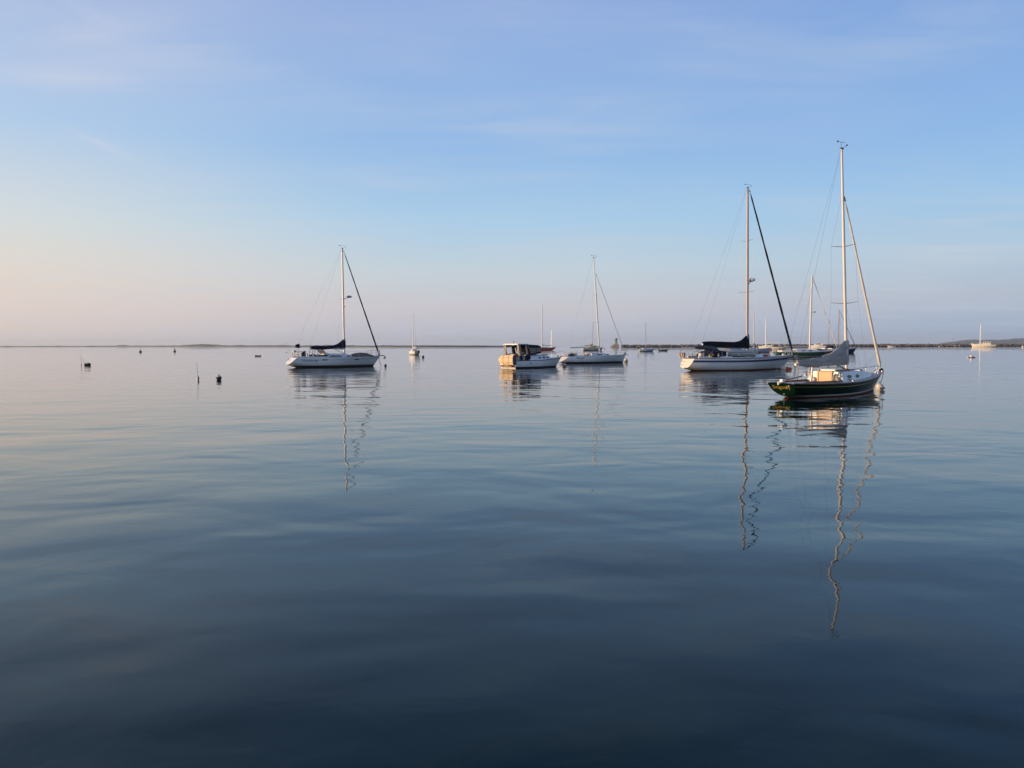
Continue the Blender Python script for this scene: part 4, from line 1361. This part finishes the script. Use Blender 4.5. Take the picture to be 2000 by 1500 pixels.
# ------------------------------------------------------------------ middle distance and far boats
def far_sloop(label, loc, rz, xs, xb, half, sheer, hull_mat, bot, mast, cover=None, cover_mat=None, cabin_top=.35, spread=True, furl=None, mast_mat=alu, mast_r=.07, group='moored sailboats', boot_z=.12, windows=True, mizzen=None, dark_top=None, transom_mat=None, rail_mat=None, name='sailboat', overhang=.7, stern_over=.3, bimini=None, wires=.007, furl_mat=greysail, fore_x=None):
    P = thing(name, label, 'sailboat', (*loc, 0), R(rz), group)
    h = Hull(xs, xs + stern_over, xb, xb - overhang, half, .66, sheer, (.1, -.45, -.3), um=.42, n=2.5, pb=1.0, bowp=1.9, camber=.05)
    build_hull(P, h, hull_mat, bot, boot_z=(boot_z, boot_z), rail_mat=rail_mat, cockpit=None, nu=22, transom_mat=transom_mat)
    mx = mast[0]
    Lb = xb - xs
    zb = [(x, h.deck_at(x)[0]) for x in (mx - Lb * .25, mx, mx + Lb * .15)]
    zt = sheer[1] + cabin_top
    cab = Cabin(mx - Lb * .22, mx + Lb * .14, half * .62, half * .35, [(mx - Lb * .22, zt), (mx, zt), (mx + Lb * .14, zt - .12)], zb, tumble=.12, nose=.3)
    build('cabin', cab.mesh(10), white, P)
    if windows:
        for q in (.15, .5):
            xa = mx - Lb * .2 + q * Lb * .3
            for w in cab.window(xa, xa + Lb * .06, sheer[1] + cabin_top * .55, .12, p=3, n=10):
                build('window', w, glass, P)
    foot, topp = (mx, zt), (mast[1], mast[2])
    rig(P, foot, topp, mast_r, mast_r * .7, mast_mat, [(lerp(zt, mast[2], .5), half * .55)], (mx - .15, half * .88), sheer[1] + .05, (fore_x or xb - .05, 0, sheer[2] + .02), (xs + .05, 0, sheer[0] + .02), furl=furl, furl_mat=furl_mat, furl_r=(.04, .07), wires=wires, wind=False, drum=bool(furl))
    bz = zt + .55
    be = mx - Lb * .36
    build('boom', MB().tube([(mx, 0, bz), (be, 0, bz)], .06, 6), mast_mat, P)
    if cover_mat:
        build('sail_cover', sail_cover([(be, bz + .2), (mx - .9, bz + .28), (mx - .1, bz + .85), (mx + .12, bz + .85)], [(be, bz - .02), (mx + .12, bz - .06)], [(be, .07), (mx - 1, .16), (mx + .12, .12)], (be, mx + .12), n=18, m=10), cover_mat, P)
    pulpit(P, h, xb - .9, .5, .016, mid=False)
    pushpit(P, h, xs + .8, xs + .15, .5, .016)
    if mizzen:
        m_x, m_t, m_z = mizzen
        build('mizzen_mast', MB().tube([(m_x, 0, sheer[0] + .1), (m_t, 0, m_z)], [mast_r * .8, mast_r * .5], 8), mast_mat, P)
    return P, h, cab


# green hulled sloop behind the blue striped one
P, h, cab = far_sloop('bottle green sloop with white cabin moored behind the grey sail cover', (51.25, 132.6), 6, -6.0, 6.6, 1.75, (.86, .84, 1.28), dkgreen, dkgreen, (.05, .25, 13.95), mast_r=.155, furl=((.45, 13.4), (5.0, 1.6)), furl_mat=sailcloth, boot_z=.1, cabin_top=.42, fore_x=5.1, rail_mat=boot, mast_mat=paintmast, wires=.008)
build('boot_stripe', strake(h, [lambda u: .11, lambda u: .18], 22, off=.006), boot, P)
build('radar_dome', MB().lathe([(.1, -.1), (.28, -.05), (.28, .06), (.1, .13)], (.75, 0, 7.7), 12), greysail, P)
build('steering_wheel', MB().tube([(-4.6, .5 * math.cos(a), 1.25 + .5 * math.sin(a)) for a in [2 * math.pi * k / 16 for k in range(17)]], .05, 6), black, P)
build('cockpit_coaming', MB().box((-3.9, 0, 1.05), (2.8, 2.0, .32)), cream, P, smooth=False)
build('fender', MB().ball((-5.75, -.9, 1.35), .18, 8, 6), black, P)

# dark blue sloop in the cluster
P, h, cab = far_sloop('dark blue hulled sloop at far right of the mast cluster behind green bow', (78.5, 186), 10, -4.6, 5.2, 1.6, (.95, .9, 1.2), navypaint, blackbot, (.3, .45, 10.4), cover_mat=None, mast_r=.085, mast_mat=wire, furl=((.6, 10.1), (5.0, 1.5)), furl_mat=steelcanvas)
build('spray_dodger', MB().loft([[(x, .9 * math.cos(a), 1.2 + z * max(0, math.sin(a)) ** .5) for a in [math.pi * k / 8 for k in range(9)]] for x, z in ((-2.6, .1), (-2.3, .7), (-1.5, .7), (-1.0, .1))], closed=False, caps=False), navy, P)

far_sloop('pale sloop whose thin grey mast stands left of blue sloop', (82.5, 200), 20, -4.0, 4.2, 1.4, (.9, .85, 1.1), lightblue, blackbot, (-.4, -.1, 8.4), mast_r=.06, mast_mat=wire)
far_sloop('small white sloop with thin pale mast nearly hidden by grey sail cover', (88.5, 208), 12, -3.6, 3.8, 1.3, (.8, .78, 1.0), white, blackbot, (.0, .0, 9.0), mast_r=.05, mast_mat=greysail)

# boats beyond the blue striped sloop
far_sloop('pale grey sloop just right of the black sail cover, far off', (67.0, 211), 12, -4.2, 4.6, 1.5, (.95, .9, 1.25), lightblue, blackbot, (-.7, -.75, 10.9), cover_mat=sailcloth, mast_r=.13, mast_mat=paintmast)
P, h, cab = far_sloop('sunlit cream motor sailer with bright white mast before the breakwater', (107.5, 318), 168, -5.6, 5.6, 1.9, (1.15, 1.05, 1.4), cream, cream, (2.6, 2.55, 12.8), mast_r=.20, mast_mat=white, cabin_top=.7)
build('awning', MB().box((-.2, 0, 2.75), (5.4, 2.4, .22)), cream, P, smooth=False)
for x in (-2.6, 0, 2.2):
    for yy in (-1.1, 1.1):
        rod('awning_post', (x, yy, 1.2), (x, yy, 2.66), .05, steel, P)
P = thing('rowing_boat', 'small coral red open boat near the pale grey sloop', 'rowing boat', (86.5, 262, 0), R(150))
h = Hull(-1.9, -1.8, 2.0, 1.7, .75, .8, (.62, .58, .8), (-.1, -.2, -.1), n=2.5)
build_hull(P, h, redhull, redhull, boot_z=(.08, .08), cockpit=(-1.7, 1.2, .35), nu=16, deck=cream)
for x in (-.9, .3):
    build('thwart', MB().box((x, 0, .48), (.25, 1.1, .05)), teak, P)

P = thing('motor_launch', 'sunlit white cabin launch lying in front of distant breakwater boulders', 'motorboat', (157, 395, 0), R(165))
h = Hull(-4, -3.9, 4.4, 3.4, 1.5, .85, (1.2, 1.15, 1.8), (-.2, -.4, -.2), n=3)
build_hull(P, h, white, cream, boot_z=(.1, .1), nu=16)
cab = Cabin(-2.2, 2.2, 1.2, .8, [(-2.2, 2.7), (1.2, 2.7), (2.2, 2.2)], [(-2.2, 1.2), (2.2, 1.4)], tumble=.1, nose=.8)
build('cabin', cab.mesh(8), cream, P)
for w in cab.window(-1.6, 1.4, 2.25, .5):
    build('window', w, glass, P)

# small sloop showing its stern left of centre
P, h, cab = far_sloop('small white sunlit sloop alone on the water between navy canvas cruiser and motor cruiser', (-22.6, 176.5), 118, -2.6, 2.7, 1.0, (.85, .8, 1.0), white, blackbot, (.35, .1, 9.7), cover_mat=None, mast_r=.10, boot_z=.10, transom_mat=cream, cabin_top=.45, mast_mat=white)
build('dan_buoy', MB().tube([(-2.4, .5, .8), (-2.5, .55, 2.5)], .02, 5).ball((-2.5, .55, 2.62), .16, 8, 6), boot, P)
build('outboard_motor', MB().box((-2.7, -.2, .75), (.3, .28, .55)).box((-2.7, -.2, .3), (.14, .1, .6)), black, P)
build('cockpit_awning', MB().loft([[(-2.2, -.7, 1.35), (-2.2, 0, 1.65), (-2.2, .7, 1.35)], [(-.8, -.7, 1.4), (-.8, 0, 1.7), (-.8, .7, 1.4)]], closed=False, caps=False), cream, P)

# red ketch
P, h, cab = far_sloop('red hulled ketch with two white masts behind the motor cruiser', (12.2, 307), 205, -5.6, 6.0, 1.7, (1.25, 1.0, 1.5), redhull, redhull, (.3, .15, 18.0), cover_mat=yellowsail, mast_r=.20, mast_mat=white, boot_z=.12, mizzen=(-4.0, -4.1, 8.0), stern_over=1.2)
# grey-white sloop before the breakwater
P, h, cab = far_sloop('pale blue grey sloop with bare mast in front of the breakwater', (42.1, 241), 12, -2.6, 2.75, 1.15, (.75, .7, .85), lightblue, blackbot, (-.1, -.35, 9.3), mast_r=.075, boot_z=.16, cabin_top=.3, mast_mat=greysail)
build('outboard_motor', MB().box((-2.75, -.2, 1.0), (.28, .25, .5)), black, P)
build('foredeck_bag', MB().ball((1.7, 0, 1.05), .25, 8, 6, (1.3, 1, .9)), cream, P)
# sloop far behind the bare boomed one: dark mast
far_sloop('dark masted sloop mostly hidden behind the bare boom sloop', (29.6, 283), 20, -4.2, 4.4, 1.5, (1.0, .95, 1.2), lightblue, blackbot, (.0, .25, 10.6), cover_mat=tan, mast_r=.09, mast_mat=wire)
# cream motor sailer far right
P, h, cab = far_sloop('cream motor sailer with white mast near right edge before the breakwater', (295, 481), 160, -6.5, 7.2, 2.0, (1.5, 1.4, 2.3), cream, cream, (2.2, 2.0, 14.6), mast_r=.27, mast_mat=white, cabin_top=.8, boot_z=.12, wires=.01)
ph = Cabin(-3.4, .8, 1.3, 1.1, [(-3.4, 3.3), (.8, 3.3)], [(-3.4, 1.5), (.8, 1.6)], tumble=.08, nose=.5)
build('pilothouse', ph.mesh(8), cream, P)
for xa in (-3.1, -1.7, -.4):
    for w in ph.window(xa, xa + .95, 2.75, .55):
        build('window', w, glass, P)
# tiny sloop far right
far_sloop('tiny sloop with thin mast close against the breakwater, far right', (331, 578), 175, -3.0, 3.2, 1.3, (.9, .85, 1.1), cream, white, (.2, .25, 7.6), mast_r=.07, mast_mat=greysail, boot_z=.1)


# ------------------------------------------------------------------ small open boats
def open_boat(label, loc, rz, length, m, gear=None, name='dinghy'):
    P = thing(name, label, 'dinghy', (*loc, 0), R(rz), 'dinghies lying to moorings')
    k = length / 4
    h = Hull(-2 * k, -1.85 * k, 2 * k, 1.6 * k, .75 * k, .82, (.52 * k, .48 * k, .72 * k), (-.05, -.2, -.1), n=2.6)
    build_hull(P, h, m, m, boot_z=(.05, .05), cockpit=(-1.8 * k, 1.2 * k, .3 * k), nu=16, deck=cream, rail_mat=teak)
    for x in (-.8 * k, .4 * k):
        build('thwart', MB().box((x, 0, .42 * k), (.25 * k, 1.15 * k, .04)), teak, P)
    if gear:
        build('outboard_motor', MB().box((-2.05 * k, 0, .75 * k), (.3 * k, .28 * k, .5 * k)).box((-2.05 * k, 0, .3 * k), (.14 * k, .12 * k, .7 * k)), black, P)
    return P


open_boat('grey dinghy floating just right of the pale blue grey sloop', (51.6, 262), 10, 3.4, steelcanvas, True)
open_boat('low dark skiff floating alone left of the navy canvas cruiser', (-52.3, 158.3), 190, 1.25, black, True, 'skiff')
open_boat('sunlit white skiff lying in front of the breakwater on the right', (272, 552), 175, 5.6, white, None)


# ------------------------------------------------------------------ buoys
def ball_buoy(label, loc, r, sink, m, band=None, top=None, name='mooring_buoy', eye=True):
    P = thing(name, label, 'buoy', (*loc, 0), 0, 'mooring buoys')
    c = (0, 0, r - sink)
    build('float', MB().ball(c, r, 18, 12), m, P)
    if band:
        prof = []
        for i in range(7):
            z = lerp(-.42, .06, i / 6) * r
            prof.append((math.sqrt(max(0, (r * 1.012) ** 2 - z * z)), z))
        build('band', MB().lathe(prof, c, 18), band, P)
    if top:
        prof = [(math.sqrt(max(0.0, (r * 1.01) ** 2 - (q * r) ** 2)) if q < 1 else .01, q * r) for q in (.45, .6, .75, .9, 1.0)]
        build('cap', MB().lathe(prof, c, 18), top, P)
    if eye:
        build('lifting_eye', MB().tube([(.05 * math.cos(a), 0, c[2] + r + .03 + .05 * math.sin(a)) for a in [2 * math.pi * k / 10 for k in range(11)]], .014, 5), steel, P)
    return P


P = ball_buoy('white mooring ball with dark blotches under the green sloop bow', (17.60, 36.75), .19, .07, buoywhite)
build('stain_patch', MB().ball((-.02, -.165, .08), .05, 8, 6, (1, .5, 1)), buoyblack, P)
build('stain_patch', MB().ball((.155, -.07, .09), .075, 8, 6, (.6, 1, .9)), buoyblack, P)
build('collar', MB().lathe([(.190, -.010), (.200, 0), (.190, .010)], (0, 0, .11), 18), wire, P)

P = ball_buoy('dark mooring ball afloat at the navy canvas cruiser bow', (-13.2, 80.3), .13, .04, buoyblack)
P = ball_buoy('white and blue banded mooring ball before the motor cruiser bow', (5.3, 77.6), .2, .08, buoywhite, band=buoyblack)
P = ball_buoy('white mooring ball with black waterline by bare boom sloop bow', (14.35, 96.9), .26, .08, buoywhite, band=buoyblack)
# cluster off the blue striped bow
P = ball_buoy('white mooring ball leftmost in the cluster under navy striped bow', (23.35, 66.2), .22, .08, buoywhite)
P = ball_buoy('orange float in the middle of the cluster under navy striped bow', (23.72, 66.2), .16, .05, orange)
P = ball_buoy('small dark red float rightmost in the cluster under navy striped bow', (24.02, 66.3), .12, .04, redhull)
# open water, left
P = ball_buoy('black mooring ball with white cap right of the white spar buoy', (-18.9, 49.55), .17, .04, buoyblack, top=buoywhite)
P = thing('spar_buoy', 'white spar buoy with rusty side and long thin staff', 'buoy', (-20.15, 49.3, 0), 0)
build('float', MB().lathe([(.05, -.3), (.07, -.05), (.075, .1), (.07, .2), (.03, .26)], (0, 0, 0), 12), buoywhite, P)
build('rust_patch', MB().box((.055, -.03, .11), (.05, .08, .16)), bronze, P)
build('staff', MB().tube([(0, 0, .2), (-.06, 0, 1.15)], .011, 5), wire, P)
P = thing('mooring_float', 'pair of black lashed floats with curved pick up wand, far left', 'buoy', (-48.1, 87.1, 0), 0)
build('float', MB().ball((-.12, 0, .10), .22, 14, 10, (1, 1, .85)), buoyblack, P)
build('float', MB().ball((.17, .02, .12), .22, 14, 10, (1, 1, .85)), buoyblack, P)
build('pale_cap', MB().ball((.02, -.08, .25), .09, 8, 6), buoywhite, P)
build('pick_up_wand', MB().tube([(-.25, 0, .2), (-.5, 0, .7), (-.72, 0, 1.2), (-.68, 0, .7), (-.66, 0, .1)], .012, 5), wire, P)
build('wand_float', MB().tube([(-.66, 0, -.05), (-.66, 0, .22)], .035, 6), buoyblack, P)


def channel_mark(label, loc, h_):
    P = thing('channel_buoy', label, 'buoy', (*loc, 0), 0, 'far channel buoys')
    build('float', MB().lathe([(.45, -.2), (.5, .25), (.35, .4)], (0, 0, 0), 12), buoyblack, P)
    build('body', MB().lathe([(.33, .38), (.28, h_ * .7), (.18, h_ * .8), (.18, h_)], (0, 0, 0), 10), wire, P)
    build('topmark', MB().lathe([(.02, 0), (.2, .1), (.02, .35)], (0, 0, h_ - .02), 8), buoyblack, P)


channel_mark('left of two far dark channel buoys near the low shore', (-130.3, 270), .75)
channel_mark('right of two far dark channel buoys, the taller one', (-126.6, 289), 1.0)
ball_buoy('small black float just right of the lone small sunlit sloop', (-15.7, 136), .22, .06, buoyblack, eye=False)
ball_buoy('tiny white ball left of the harbour light tower', (46.5, 390), .5, .15, buoywhite, eye=False)
P = ball_buoy('low black mooring buoy with white dome below the cream motor sailer', (72.4, 121.2), .26, .10, buoywhite)
build('float_collar', MB().lathe([(.2, -.06), (.45, -.04), (.45, .06), (.2, .08)], (.1, 0, .02), 16), buoyblack, P)
build('side_float', MB().ball((-.62, 0, .08), .13, 8, 6), buoywhite, P)
build('staff', MB().tube([(-.2, 0, .2), (-.24, 0, .85)], .014, 5), buoywhite, P)
ball_buoy('white ball against the breakwater at the right picture edge', (292, 440), .55, .15, buoywhite, eye=False)
ball_buoy('tiny white ball left of the tiny far right sloop', (318, 573), .4, .1, buoywhite, eye=False)
ball_buoy('tiny white ball left of the sunlit white skiff', (273, 575), .4, .1, buoywhite, eye=False)

# ------------------------------------------------------------------ haze
hb = MB()
hb.box((0, 3450, 27), (2 * W + 600, 2 * 3450 + 700 + 900, 56))
hz = bpy.data.materials.new('sea_haze')
hz.use_nodes = True
t = hz.node_tree
t.nodes.clear()
pv = N(t, 'ShaderNodeVolumePrincipled')
pv.inputs['Color'].default_value = (0.84, 0.92, 1.0, 1)
pv.inputs['Density'].default_value = 0.00013
pv.inputs['Anisotropy'].default_value = 0.2
L(t, pv.outputs[0], N(t, 'ShaderNodeOutputMaterial').inputs['Volume'])
HAZE = True
if HAZE:
    o = build('haze', hb, hz, smooth=False)
    o['kind'] = 'stuff'
    o['label'] = 'thin pale sea haze over the whole harbour'
